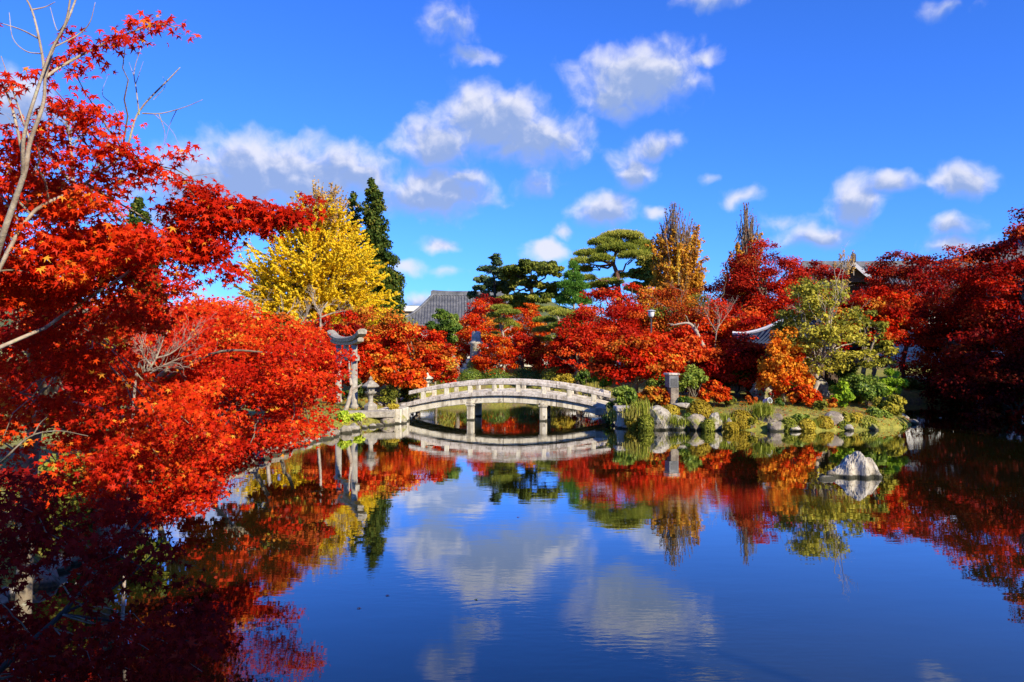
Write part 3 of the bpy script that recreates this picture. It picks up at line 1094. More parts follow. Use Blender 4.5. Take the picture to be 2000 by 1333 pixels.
hall('temple_hall', 'grey tiled hip roofed hall beyond the trees right of the yellow tree', -5.2, 96, radians(4), 8.6, 4.6, 5.5, 2.0, 5.6, 9.5, inset=1.2)
hall('gabled_hall', 'tiled hall with white edged gable above the red maples at right', 29.2, 66, radians(68), 3.4, 3.4, 2.0, 1.5, 8.5, 10.2, gable=True, wallm='timber', lift=.15)
hall('long_hall', 'long grey tiled roof running behind the gabled hall at right', 43, 79, radians(-6), 14, 12.5, 5, 1.5, 8.3, 11.5, posts=8)
hall('main_hall', 'huge tiled hall whose roof edge rises at the right edge of the frame', 51, 60, 0, 13, 6.5, 9.5, 1.5, 9.8, 14.2, lift=.8, posts=8, inset=3)
hall('garden_pavilion', 'small pavilion with dark blue tiles and upswept white eave corner among maples', 15.6, 41.5, radians(28), 2.6, .7, 2.4, .9, 3.4, 4.9, 'tileblue', 'timber', .55, .26, posts=3, inset=.7, cat='pavilion', trim=True)


def ochre_building():
    e = empty('ochre_building', (-13.5, 104, 2.5), 'ochre walled flat roofed building just left of the grey tiled hall', 'building')
    MB().box((-13.6, 104, 4.9), (7, 8, 5.4), 0).build('wall', M['ochre'], e)
    MB().box((-13.6, 104, 7.95), (7.8, 8.8, .7), 0).build('roof_slab', M['whitetrim'], e)
    MB().box((-10.7, 103.0, 8.9), (.7, .7, 1.9), 0).build('chimney', M['whitetrim'], e)


ochre_building()


def garden_wall(label, x0, x1, y, h=1.6):
    zg = hz((x0 + x1) / 2, y)
    e = empty('plaster_wall', ((x0 + x1) / 2, y, zg), label, 'wall')
    MB().box(((x0 + x1) / 2, y, zg + h / 2 - .3), (x1 - x0, .3, h + .4), 0).build('wall_panel', M['plaster'], e)
    MB().loft([[(x, y - .55, zg + h), (x, y + .55, zg + h), (x, y + .5, zg + h + .12), (x, y, zg + h + .5), (x, y - .5, zg + h + .12)] for x in (x0 - .2, x1 + .2)]).build('wall_roof', M['tile'], e)
    n = int((x1 - x0) / 2)
    for i in range(n + 1):
        MB().box((x0 + .1 + (x1 - x0 - .2) * i / n, y - .17, zg + h / 2 - .1), (.16, .1, h + .1), 0).build('post', M['timber'], e)


garden_wall('white plaster garden wall with dark posts glimpsed behind the far maples', -12, 14, 66)
garden_wall('white plaster wall half hidden behind the maples right of the lamp post', 14.6, 21, 56)


# unseen hall added behind the camera to cast shade on the near bank
sg = np.array([-sin(radians(SUN_AZ)), cos(radians(SUN_AZ))])
hc = sg * -13.0 + np.array([cos(radians(SUN_AZ)), sin(radians(SUN_AZ))]) * -3.0
hall('shade_hall', 'added unseen timber hall behind the camera, placed to shade the near bank', hc[0], hc[1], radians(SUN_AZ), 10.5, 10.0, 9.0, 1.7, 6.4, 13.3, lift=.4, gable=True, wallm='timber', posts=7, ribs=.8, inset=2.2)


# ------------------------------------------------------------------ trees
def limb(mb, rng, a, b, r0, r1, sag=.0, wob=.08, n=7, k=5):
    a, b = np.asarray(a, float), np.asarray(b, float)
    t = np.linspace(0, 1, n)[:, None]
    ln = np.linalg.norm(b - a)
    P = a + (b - a) * t
    P[:, 2] += sag * ln * np.sin(t[:, 0] * pi)
    P[1:-1] += rng.normal(size=(n - 2, 3)) * wob * ln * .35
    mb.tube(P, np.linspace(r0, r1, n), k)
    return P


def twigs(mb, rng, P, r, count, ln, depth=1, k=3, up=.3):
    """bare twigs leaving a limb"""
    for _ in range(count):
        i = rng.integers(len(P) // 3, len(P))
        d = unit(unit(P[i] - P[max(i - 2, 0)]) * .8 + rng.normal(size=3) * .55 + np.array([0, 0, up]))
        L_ = ln * rng.uniform(.5, 1.2)
        Q = limb(mb, rng, P[i], P[i] + d * L_, r, r * .35, .05, .12, 5, k)
        if depth:
            twigs(mb, rng, Q, r * .6, 3, ln * .5, depth - 1, k, up)


SECOND = {'bright': 'rust', 'red': 'crimson', 'crimson': 'darkred', 'orange': 'bright', 'rust': 'olive', 'darkred': 'crimson'}


def maple(label, px, yt, yb, hw, D, mat, seed, n=13000, size=.125, bark='bark', lean=0.0, clumps=95, name='maple_tree', cat='maple tree', cb=.5, cspread=.33,
          flat=.62, dep=.85, tmpl=RHOMB, trunk_r=None, group='maples around the pond', ground=None, fill=1.0, bare=0, dome=.5, toward=(.12, -.25, 0)):
    rng = np.random.default_rng(seed)
    c = at(px, HY, D)
    zt, zb = EYE - (yt - HY) / F * D, EYE - (yb - HY) / F * D
    Wd, H = hw * 1.20 / F * D, zt - zb
    n = int(n * 1.05)
    size = size * 1.2
    bx, by = c[0] + lean, D
    gz = hz(bx, by) if ground is None else ground
    e = empty(name, (bx, by, gz), label, cat, group)
    L = Leaves()
    C, R = [], []
    for _ in range(clumps):
        a = rng.uniform(0, 2 * pi)
        r = sqrt(rng.random()) * .92
        top = H * (1 - r ** 2.2) ** dome
        z = zb + H * .08 + (top - H * .08) * rng.random() ** .55 * fill if top > H * .1 else zb + H * rng.uniform(.05, .25)
        rw = Wd * rng.uniform(.11, .25)
        C.append((c[0] + cos(a) * r * (Wd - rw * .6), D + sin(a) * r * (Wd - rw * .6) * dep, z - rw * flat * .5))
        R.append((rw, rw * .9, rw * flat * rng.uniform(.7, 1.3)))
    C, R = np.array(C), np.array(R)
    wgt = R[:, 0] ** 2
    cnt = np.maximum((n * wgt / wgt.sum()).astype(int), 8)
    L2 = Leaves()
    for ci, ri, k in zip(C, R, cnt):
        clump(L2 if mat in SECOND and rng.random() < .2 else L, rng, ci, ri * (1.25, 1.25, 1.0), k, size, cb + cspread * rng.normal(), .16, power=.62, toward=toward)
    L.build('crown', tmpl, M[mat], e)
    if L2.P:
        L2.build('faded_crown', tmpl, M[SECOND[mat]], e)
    mb = MB()
    r0 = trunk_r or max(.07, Wd * .045)
    fork = np.array([c[0] + lean * .35, D, max(gz + .6, zb + H * .12)])
    P = limb(mb, rng, (bx, by, gz - .15), fork, r0 * 1.25, r0 * .8, 0, .10, 7, 8)
    order = rng.permutation(clumps)[:16]
    for i in order:
        m_ = (fork * .45 + C[i] * .55) + np.array([0, 0, H * .06])
        Q = np.vstack([limb(mb, rng, fork, m_, r0 * .5, r0 * .28, .03, .12, 5, 5)])
        limb(mb, rng, m_, C[i] + np.array([0, 0, R[i][2] * .3]), r0 * .28, r0 * .10, .02, .15, 5, 4)
    for i in order[:bare]:
        Q = limb(mb, rng, fork, C[i] * 1.0 + np.array([0, -Wd * .2, H * .25]), r0 * .3, r0 * .08, .05, .12, 7, 4)
        twigs(mb, rng, Q, r0 * .08, 7, Wd * .3, 1)
    mb.build('trunk', M[bark], e, True)
    return e


def pad_tree(name, label, cat, pads, D, mat, trunk, seed, tr=.3, bark='bark', per=9.0, size=.3, needle=True, flatdep=1.0, group=None, cb=.5, limbs=True, tmpl=None, rz=1.0, power=.5, dspread=1.0):
    """crown built of pads given where the photograph shows them: (px, py, rx, ry); each gets its own depth"""
    rng = np.random.default_rng(seed)
    s = D / F
    b = at(*trunk[0], D)
    gz = hz(b[0], D)
    e = empty(name, (b[0], D, gz), label, cat, group)
    T = [np.array([b[0], D, gz - .2])] + [at(x, y, D) for x, y in trunk]
    T = [T[0]] + [p for p in T[1:] if p[2] > gz + .2]
    mb = MB()
    P = spline(T, 14)
    mb.tube(P, np.linspace(tr, tr * .35, 14), 8)
    L = Leaves()
    for (px, py, rx, ry) in pads:
        dd = D + rng.normal() * 28 * s * dspread
        c = at(px, py, dd)
        R = np.array([rx * s, max(rx, ry) * s * .8 * flatdep, ry * s * rz])
        k = int(per * rx * ry * (1 if needle else 1))
        cbase = cb + rng.normal() * .13
        if needle:
            m_ = max(k // 5, 6)
            d = rand_dirs(rng, m_)
            d[:, 2] = np.abs(d[:, 2]) * 1.0 - .25
            cc = c + d * R * (rng.random(m_) ** .4)[:, None]
            q = np.repeat(cc, 6, 0)
            dr = unit(rng.normal(size=(len(q), 3)) + np.array([0, 0, .7]) + np.repeat(d, 6, 0) * .5)
            N = unit(np.cross(dr, rng.normal(size=(len(q), 3))))
            L.add(q + dr * size * .4, N, dr, size * rng.uniform(.7, 1.2, len(q)), cbase + .2 * rng.normal(size=len(q)) + .1 * np.repeat(d[:, 2], 6))
        else:
            for _ in range(15):
                cc = c + rand_dirs(rng, 1)[0] * R * rng.uniform(.3, .95)
                clump(L, rng, cc, np.array([1.25, 1.25, .6]) * min(R[0], R[2] * 1.6) * rng.uniform(.3, .5), k // 11, size * .9, cbase + .12 * rng.normal(), .16, power=.75, toward=(.1, -.3, 0))
        if limbs:
            i = int(np.argmin(np.linalg.norm(P[4:-1] - (c - np.array([0, 0, rx * s * .5])), axis=1))) + 4
            Q = limb(mb, rng, P[i], c - np.array([0, 0, R[2] * .4]), tr * .36, tr * .10, -.04, .13, 7, 5)
            for _ in range(3):
                limb(mb, rng, Q[rng.integers(3, 6)], c + rand_dirs(rng, 1)[0] * R * .6, tr * .14, tr * .04, 0, .12, 5, 4)
    L.build('crown', tmpl or (NEEDLE if needle else RHOMB), M[mat], e)
    mb.build('trunk', M[bark], e, True)
    return e


def cedar(label, px, yt, yb, prof, D, seed, n=26000, mat='cedar', size=.30):
    """prof: (py, left px, right px) silhouette"""
    rng = np.random.default_rng(seed)
    s = D / F
    c = at(px, HY, D)
    gz = hz(c[0], D)
    e = empty('cedar_tree', (c[0], D, gz), label, 'cedar tree', 'dark cedars behind the garden')
    L = Leaves()
    ys = [p[0] for p in prof]
    tot = 170
    for i in range(tot):
        y = yt + (yb - yt) * (i + .5) / tot
        l, r = np.interp(y, ys, [p[1] for p in prof]), np.interp(y, ys, [p[2] for p in prof])
        hw, m = (r - l) / 2 * s, ((l + r) / 2 - CX) / F * D
        a = rng.uniform(0, 2 * pi)
        rad = hw * (.9 if rng.random() < .75 else rng.uniform(.1, .6)) * rng.uniform(.75, 1.0)
        rr_ = min(max(.35, hw * rng.uniform(.28, .42)), 1.15)
        z = EYE - (y - HY) * s
        cc = (m + cos(a) * max(rad - rr_ * .6, 0), D + sin(a) * max(rad - rr_ * .6, 0), z)
        clump(L, rng, cc, (rr_, rr_, rr_ * .8), int(n / tot * (rr_ / .8) ** 1.5), size, .45 + .16 * rng.normal(), .2, up=.5, outw=.9, rnd=.5, power=.35)
    L.build('crown', RHOMB, M[mat], e)
    zt = EYE - (yt - HY) * s
    mb = MB().tube([(c[0], D, gz - .3), (c[0], D, (gz + zt) / 2), (c[0] - .2, D, zt - .2)], [.5, .3, .05], 8)
    mb.build('trunk', M['bark'], e, True)


def shooty(name, label, cat, px, yt, yb, prof, D, mat, tipmat, seed, shoots=200, per=150, size=.2, el=(10, 45), arch=.12, tip_y=None, tube_r=.3, bark='bark', lenf=(.3, .55), side=5, group=None):
    rng = np.random.default_rng(seed)
    s = D / F
    c = at(px, HY, D)
    gz = hz(c[0], D)
    e = empty(name, (c[0], D, gz), label, cat, group)
    ys = [p[0] for p in prof]
    A, B = Leaves(), Leaves()
    mb = MB()
    ztop = EYE - (yt - HY) * s
    mb.tube([(c[0], D, gz - .2), (c[0] + .1, D, (gz + ztop) / 2), (c[0], D, ztop - 2.5)], [.42, .28, .06], 8)
    for q in range(shoots):
        y = yt + (yb - yt) * rng.random() ** .8
        if tip_y is not None and arch == 0 and rng.random() < .16:
            y = rng.uniform(yt, tip_y)
        l, r = np.interp(y, ys, [p[1] for p in prof]), np.interp(y, ys, [p[2] for p in prof])
        m, hw = ((l + r) / 2 - CX) / F * D, (r - l) / 2 * s
        a = rng.uniform(0, 2 * pi)
        f = rng.random() ** .38 * rng.uniform(.85, 1.04)
        end = np.array([m + cos(a) * hw * f, D + sin(a) * hw * f * .85, EYE - (y - HY) * s])
        ev = radians(np.interp((y - yt) / (yb - yt), [0, 1], [el[1], el[0]]) + rng.normal() * 9)
        ln = (ztop - (EYE - (yb - HY) * s)) * rng.uniform(*lenf)
        hd = unit(np.array([cos(a), sin(a), 0]) + rng.normal(size=3) * .12)
        st = end - ln * np.array([hd[0] * cos(ev), hd[1] * cos(ev), sin(ev)])
        t = np.linspace(0, 1, 9)[:, None]
        P = st + (end - st) * t
        P[:, 2] += arch * ln * np.sin(t[:, 0] * pi)
        mb.tube(P, np.linspace(.05, .012, 9), 4)
        tips = tip_y is not None and y < tip_y + rng.normal() * 10
        L = B if tips else A
        k = per if not tips else int(per * (.38 if arch else .2))
        strands = [P]
        for _ in range(0 if tips and arch == 0 else side):
            i = rng.integers(2, 7)
            d = unit((P[-1] - P[0]) + rng.normal(size=3) * ln * .45 - np.array([0, 0, .15 * ln]))
            strands.append(P[i] + d * ln * rng.uniform(.2, .38) * np.linspace(0, 1, 5)[:, None])
        cb = .5 + .17 * rng.normal()
        for si, Q in enumerate(strands):
            kk = k if si == 0 else k // 3
            u = rng.uniform(.15, 1, kk) * (len(Q) - 1)
            i = np.minimum(u.astype(int), len(Q) - 2)
            pos = Q[i] + (Q[i + 1] - Q[i]) * (u - i)[:, None]
            d = rand_dirs(rng, kk)
            rr_ = (tube_r if not (tips and arch == 0) else .07) * (1 - .55 * u / (len(Q) - 1))
            pos = pos + d * (rr_ * rng.random(kk) ** .6)[:, None]
            L.add(pos, d + np.array([.1, -.3, .5]) + rng.normal(size=(kk, 3)) * .4, rng.normal(size=(kk, 3)) - np.array([0, 0, .4]), size * (.75 if tips and arch == 0 else 1) * rng.uniform(.7, 1.25, kk), cb + .18 * rng.normal(size=kk))
    A.build('crown', RHOMB, M[mat], e)
    if B.P:
        B.build('crown_tips', RHOMB, M[tipmat], e)
    mb.build('trunk', M[bark], e, True)


def bare_tree(name, label, D, trunks, seed, r=.06, bark='palebark', count=10, ln=1.0, depth=2, cat='bare tree'):
    rng = np.random.default_rng(seed)
    mb = MB()
    b = at(*trunks[0][0], D)
    gz = hz(b[0], D)
    e = empty(name, (b[0], D, gz), label, cat)
    for i, tk in enumerate(trunks):
        pts = [at(x, y, D) for x, y in tk]
        if i == 0 and pts[0][2] > gz:
            pts = [np.array([pts[0][0] - .2, D, gz - .1])] + pts
        P = spline(pts, 12)
        rr_ = r if i == 0 else r * .6
        mb.tube(P, np.linspace(rr_, rr_ * .3, 12), 6)
        twigs(mb, rng, P, rr_ * .3, count, ln, depth)
    mb.build('trunk', M[bark], e, True)


# --- tall trees against the sky
shooty('ginkgo_tree', 'golden yellow ginkgo towering left of the dark cedar', 'ginkgo tree', 632, 352, 640,
       [(352, 588, 668), (400, 538, 696), (440, 505, 722), (490, 468, 765), (540, 452, 785), (580, 458, 785), (650, 465, 775)], 78, 'yellow', 'goldtan', 41, 460, 105, .235, (4, 70), .02, 400, .18, 'bark', (.26, .46), 6)
cedar('tall dark pointed cedar right behind the yellow ginkgo', 732, 352, 640, [(352, 721, 728), (375, 710, 746), (400, 704, 758), (450, 700, 768), (500, 695, 779), (540, 690, 792), (570, 690, 800), (640, 690, 798)], 84, 51)
cedar('shorter cedar tip showing between the ginkgo and the tall cedar', 692, 378, 620, [(378, 686, 694), (400, 676, 708), (450, 665, 715), (620, 650, 720)], 87, 52, 14000)
cedar('distant cedar rising behind the near red maple at left', 272, 388, 620, [(388, 266, 276), (410, 252, 290), (450, 244, 302), (500, 236, 312), (560, 240, 325), (620, 235, 330)], 70, 53, 18000)
pad_tree('evergreen_tree', 'airy blue green evergreen tree right of the grey tiled roof', 'evergreen tree',
         [(968, 508, 17, 12), (955, 528, 22, 12), (978, 532, 20, 13), (945, 548, 22, 10), (934, 562, 14, 8), (965, 558, 24, 13), (985, 552, 15, 12), (925, 578, 14, 8), (950, 582, 25, 12)], 76, 'bluegreen', [(968, 640), (966, 560), (962, 520)], 61, .22, 'darkbark', 4.5, .26, False)
pad_tree('evergreen_tree', 'broad rounded dark camphor tree in the middle of the skyline', 'evergreen tree',
         [(1040, 520, 42, 16), (1072, 526, 26, 16), (1008, 530, 26, 15), (1020, 549, 40, 14), (1062, 554, 38, 13), (990, 560, 24, 14), (1080, 572, 22, 12), (1000, 584, 36, 13), (1042, 580, 36, 13), (1025, 600, 40, 12), (985, 600, 22, 12)], 74, 'evergreen', [(1042, 640), (1040, 590), (1036, 545)], 62, .38, 'darkbark', 6.5, .27, False)
pad_tree('pine_tree', 'large flat topped red pine with bare lower trunk on the skyline', 'pine tree',
         [(1215, 462, 44, 12), (1246, 478, 30, 12), (1182, 474, 34, 12), (1152, 497, 34, 10), (1205, 486, 42, 11), (1240, 500, 34, 11), (1136, 512, 24, 8), (1262, 492, 18, 12), (1176, 506, 24, 8), (1140, 528, 20, 8),
          (1190, 552, 30, 8), (1165, 560, 24, 9), (1212, 540, 16, 7), (1182, 574, 24, 9), (1150, 545, 14, 8)], 72, 'pine', [(1212, 640), (1208, 575), (1205, 535), (1198, 512), (1208, 480)], 63, .34, 'redbark', 9, .36)
pad_tree('pine_tree', 'fresh green upright young pine standing left of the large red pine', 'pine tree',
         [(1120, 522, 7, 9), (1116, 540, 13, 11), (1126, 545, 11, 11), (1108, 560, 17, 11), (1132, 562, 16, 11), (1118, 575, 22, 12), (1102, 590, 15, 11), (1136, 590, 18, 12), (1100, 612, 14, 9), (1132, 618, 17, 11), (1122, 640, 14, 9)], 66, 'freshpine', [(1120, 690), (1121, 610), (1120, 530)], 64, .16, 'palebark', 8, .42)
pad_tree('evergreen_tree', 'olive green evergreen between the red pine and the amber tree', 'evergreen tree',
         [(1265, 512, 22, 14), (1254, 535, 26, 14), (1272, 545, 24, 15), (1248, 562, 26, 14), (1268, 576, 26, 14)], 70, 'evergreen', [(1262, 640), (1260, 570), (1262, 530)], 65, .25, 'darkbark', 7, .26, False, cb=.75)
shooty('zelkova_tree', 'amber feathery upright tree rising above the red maples at centre right', 'zelkova tree', 1322, 392, 650,
       [(395, 1308, 1320), (420, 1282, 1358), (450, 1266, 1380), (500, 1272, 1376), (560, 1268, 1380), (650, 1285, 1355)], 64, 'amber', 'maroon', 42, 330, 84, .20, (56, 80), .0, 450, .3, 'bark', (.22, .34), 4)
shooty('zelkova_tree', 'narrow amber tree with maroon tips behind the crimson maple', 'zelkova tree', 1458, 396, 620,
       [(398, 1450, 1466), (430, 1434, 1484), (470, 1425, 1494), (520, 1415, 1496), (620, 1420, 1490)], 66, 'amber', 'maroon', 43, 210, 78, .20, (62, 80), .0, 478, .22, 'bark', (.22, .34), 4)
shooty('zelkova_tree', 'thin pale leafless shoots sticking up beside the gabled roof', 'zelkova tree', 1648, 482, 545,
       [(482, 1630, 1665), (510, 1622, 1672), (545, 1625, 1668)], 62, 'goldtan', 'goldtan', 44, 26, 30, .13, (74, 84), .0, None, .16, 'palebark', (.4, .6), 2)

# --- maples: (label, px, top, bottom, half width, D, colour, leaves, extra)
MAPLES = [
    ('rust orange maple under the yellow ginkgo behind the torii', 735, 592, 735, 92, 46, 'rust', 15000, {}),
    ('red orange maple between the torii and the small evergreen', 812, 618, 742, 78, 43, 'bright', 14000, {'cb': .45}),
    ('bright orange low maple leaning over the stone lantern', 775, 690, 765, 52, 36.5, 'orange', 7000, {'cb': .35}),
    ('small scarlet maple behind the left bridge railing', 850, 690, 752, 40, 40, 'bright', 5000, {}),
    ('red maple behind the torii at the left bank', 655, 600, 745, 62, 41, 'red', 10000, {}),
    ('vermilion maple behind the stone monument', 935, 588, 705, 56, 61, 'bright', 10000, {'cb': .6}),
    ('deep red maple under the camphor tree', 955, 572, 640, 46, 66, 'crimson', 6000, {}),
    ('glowing orange maple right of the niwaki pine', 1022, 588, 690, 46, 64, 'orange', 8000, {}),
    ('crimson small maple behind the middle of the bridge', 1020, 650, 722, 48, 57, 'red', 7000, {}),
    ('orange red maple behind the bridge under the spreading pine', 1080, 664, 728, 46, 56, 'orange', 6000, {'cb': .25}),
    ('big scarlet maple behind the right end of the bridge', 1185, 560, 705, 84, 51, 'red', 16000, {}),
    ('rust red maple below the large red pine', 1255, 545, 665, 70, 56, 'bright', 11000, {'cb': .35}),
    ('low dark red maple behind the lime shrub', 1130, 668, 735, 50, 52, 'darkred', 6000, {'cb': .7}),
    ('scarlet maple with slender twin trunks right of the bridge', 1243, 645, 752, 84, 37, 'bright', 15000, {'cb': .38}),
    ('rust maple with bare grey twigs behind the garden lamp', 1330, 548, 690, 92, 53, 'rust', 14000, {'bare': 5, 'cb': .3}),
    ('bright red maple above the stone box lantern', 1335, 636, 752, 82, 38.5, 'red', 14000, {'cb': .6}),
    ('red maple over the leaning pale trunk', 1430, 590, 700, 90, 47, 'red', 14000, {'bare': 3}),
    ('dark scarlet maple shading the island lawn', 1440, 655, 770, 86, 38, 'red', 14000, {'cb': .3}),
    ('tall crimson maple in front of the narrow amber tree', 1490, 470, 600, 76, 56, 'crimson', 13000, {'cb': .7}),
    ('wide red maple behind the garden pavilion', 1540, 540, 668, 90, 49, 'red', 14000, {}),
    ('sparse crimson maple with bare branches before the gabled roof', 1590, 488, 580, 56, 52, 'crimson', 4200, {'cb': .75, 'clumps': 26}),
    ('vivid red maple stretching right over the dark inlet', 1705, 560, 690, 88, 40, 'bright', 17000, {'cb': .35}),
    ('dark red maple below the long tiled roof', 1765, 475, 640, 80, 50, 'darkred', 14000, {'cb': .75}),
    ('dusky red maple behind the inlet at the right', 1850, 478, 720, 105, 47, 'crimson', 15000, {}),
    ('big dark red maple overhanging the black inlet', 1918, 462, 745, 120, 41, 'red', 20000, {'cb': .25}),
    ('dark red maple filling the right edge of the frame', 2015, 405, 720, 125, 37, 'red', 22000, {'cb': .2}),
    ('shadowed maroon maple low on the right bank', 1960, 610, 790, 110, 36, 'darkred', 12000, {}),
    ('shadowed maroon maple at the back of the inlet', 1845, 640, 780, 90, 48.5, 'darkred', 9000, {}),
    ('small golden orange maple in front of the garden pavilion', 1532, 640, 765, 48, 34.5, 'orange', 8000, {'cb': .9, 'trunk_r': .05, 'clumps': 110, 'flat': 1.0, 'size': .12, 'dome': .8}),
    ('tiny orange maple bush behind the mustard azalea', 1395, 744, 782, 28, 33, 'orange', 3000, {'cb': .2, 'trunk_r': .03, 'clumps': 60, 'flat': .9}),
    ('small rust maple beside the twin trunks right of the bridge', 1280, 752, 786, 30, 33.5, 'rust', 3000, {'cb': .8, 'trunk_r': .03, 'clumps': 60, 'flat': .9}),
    ('low orange maple bush left of the forked grey trunk', 1572, 752, 792, 27, 33, 'orange', 2600, {'cb': .15, 'trunk_r': .03, 'clumps': 60, 'flat': .9}),
    ('rust maple far behind on the left bank below the bare plum', 560, 615, 720, 95, 52, 'rust', 13000, {'cb': .3}),
    ('dark rust maple behind the left bank maples', 420, 600, 740, 110, 48, 'rust', 6000, {'cb': .2}),
    ('dark red maple at the left frame edge behind the near foliage', 60, 545, 880, 170, 15.0, 'red', 8000, {'cb': .25, 'size': .10, 'ground': 1.0}),
    ('rust maple between the near foliage and the dark left bank maple', 215, 570, 860, 120, 16.0, 'rust', 11000, {'cb': .2, 'size': .10, 'lean': -1.0}),
    ('tall scarlet maple on the left bank behind the spreading near maple', 470, 590, 850, 105, 21.5, 'bright', 15000, {'cb': .4, 'size': .10, 'lean': -1.2}),
    ('dark red maple deeper on the left bank', 365, 585, 860, 110, 18.5, 'red', 9000, {'cb': .3, 'size': .10, 'lean': -1.0}),
    ('rust red maple on the left bank short of the torii', 548, 612, 815, 82, 24.5, 'rust', 12000, {'cb': .35, 'size': .10, 'lean': -1.0}),
    ('low red maple behind the rusty shrub by the bridge', 1128, 618, 738, 58, 48, 'red', 9000, {'cb': .45}),
    ('orange red maple in front of the rust maple with bare twigs', 1392, 585, 715, 74, 45, 'bright', 12000, {'cb': .3}),
    ('deep scarlet maple left of the garden pavilion', 1480, 610, 740, 66, 43, 'red', 10000, {'cb': .5}),
    ('red maple directly behind the small golden maple', 1560, 600, 735, 70, 44.5, 'red', 10000, {'cb': .35}),
    ('dark red maple behind the half bare island tree', 1640, 560, 720, 80, 46, 'crimson', 11000, {'cb': .6}),
    ('rust maple at the foot of the amber tree', 1290, 575, 700, 72, 58, 'rust', 9000, {'cb': .25}),
    ('scarlet maple below the narrow amber tree', 1440, 530, 660, 80, 58, 'red', 11000, {'cb': .4}),
    ('orange maple low behind the crown of the bridge', 970, 650, 730, 42, 54, 'orange', 5000, {'cb': .2}),
    ('small red maple in front of the white wall behind the bridge', 905, 640, 728, 44, 58, 'bright', 5500, {'cb': .4}),
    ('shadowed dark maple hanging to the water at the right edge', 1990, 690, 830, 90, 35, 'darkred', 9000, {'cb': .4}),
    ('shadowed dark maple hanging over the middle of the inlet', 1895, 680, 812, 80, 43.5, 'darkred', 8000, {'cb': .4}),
    ('red maple behind the stone lantern and the torii', 700, 640, 770, 56, 38.5, 'bright', 9000, {'cb': .45}),
    ('scarlet maple on the left bank just left of the torii', 588, 640, 790, 66, 27, 'bright', 12000, {'cb': .35, 'size': .10, 'lean': -.8}),
]
for i, (lb, px, yt, yb, hw, D, mt, n, ex) in enumerate(MAPLES):
    maple(lb, px, yt, yb, hw, D, mt, 100 + i, n, **ex)
for i, (lb, x, y, h, wd) in enumerate([('added tall evergreen beyond the right edge, placed to shade the inlet', 34, 30, 13.5, 6), ('added dense evergreen outside the frame, placed to shade the right bank', 31.5, 23, 13, 6), ('added broad evergreen out of view, placed to shade the inlet ground', 39, 36, 15, 6.5), ('added lower evergreen just off the right frame edge, placed for shade', 30.5, 34, 9.0, 5)]):
    maple(lb, CX + x / y * F, HY - (h - EYE) / y * F, HY + (EYE - 1.0) / y * F, wd / y * F, y, 'evergreen', 400 + i, 5000, .70, name='evergreen_tree', cat='evergreen tree', group='added off-frame shade evergreens', flat=.6)  # unseen trees added to cast shade over the inlet and right bank

# olive-yellow tree on the island, with pale forked branches
maple('yellow green half bare tree with pale branches on the island', 1605, 525, 735, 85, 35, 'olive', 222, 9500, .12, 'palebark', -.4, 150, 'persimmon_tree', 'tree', .72, .25, .6, trunk_r=.14, group=None, bare=9, fill=1.0)
maple('leaning grey trunked tree with yellowing leaves behind the green shrubs', 1690, 600, 730, 50, 36.5, 'olive', 223, 2500, .13, 'bark', -.1, 26, 'persimmon_tree', 'tree', .35, .2, .6, trunk_r=.13, group=None)
pad_tree('evergreen_tree', 'small round evergreen on a leaning trunk behind the bridge', 'evergreen tree',
         [(865, 618, 22, 13), (850, 638, 18, 14), (880, 640, 20, 14), (865, 655, 26, 13), (888, 622, 12, 10), (848, 664, 14, 9), (885, 664, 14, 9)], 50, 'shrub', [(893, 715), (882, 690), (872, 650), (866, 625)], 66, .17, 'bark', 7, .17, False)
pad_tree('pine_tree', 'clipped pine with layered pads and bare trunk behind the bridge', 'pine tree',
         [(978, 602, 21, 5), (992, 611, 24, 5), (964, 617, 14, 5), (1001, 636, 14, 5), (985, 628, 20, 5), (967, 654, 10, 4), (971, 662, 10, 4), (976, 640, 10, 4)], 55, 'pine', [(984, 722), (983, 660), (977, 630), (979, 602)], 67, .15, 'palebark', 14, .24)
pad_tree('pine_tree', 'spreading clipped pine below the young upright pine', 'pine tree',
         [(1076, 607, 27, 7), (1102, 614, 27, 8), (1064, 627, 24, 8), (1102, 638, 30, 9), (1064, 646, 24, 8), (1122, 648, 18, 8), (1080, 664, 24, 8), (1050, 664, 14, 6), (1120, 628, 18, 8)], 58, 'pine', [(1094, 720), (1088, 670), (1092, 630), (1084, 610)], 68, .15, 'palebark', 10, .26)
bare_tree('bare_plum_tree', 'pale gnarled leafless plum in front of the ginkgo foot', 33, [[(528, 690), (528, 660), (535, 640), (560, 615)], [(532, 645), (505, 625), (490, 600)], [(540, 635), (580, 640), (600, 615)], [(528, 655), (500, 650), (470, 640)]], 81, .09, ln=.7)
bare_tree('bare_plum_tree', 'slim white leafless tree left of the torii', 38, [[(626, 690), (626, 640), (627, 610), (640, 590)], [(627, 615), (615, 595), (612, 580)], [(627, 620), (650, 612), (665, 610)]], 82, .08, ln=.7, count=6)
bare_tree('bare_tree', 'grey leafless tree behind the top of the near maple', 42, [[(150, 470), (145, 380), (140, 300), (130, 240)], [(145, 390), (190, 330), (215, 270)], [(143, 360), (100, 310), (80, 270)], [(145, 420), (200, 390), (235, 350)], [(145, 430), (90, 390), (60, 340)]], 83, .14, 'palebark', 16, 1.6, 2)
bare_tree('leaning_trunk', 'thick pale broken trunk leaning among the red maples', 38.2, [[(1388, 712), (1380, 690), (1368, 665), (1360, 648), (1352, 640)], [(1362, 650), (1345, 632), (1310, 636)]], 84, .17, count=2, ln=.5, depth=0, cat='tree trunk')
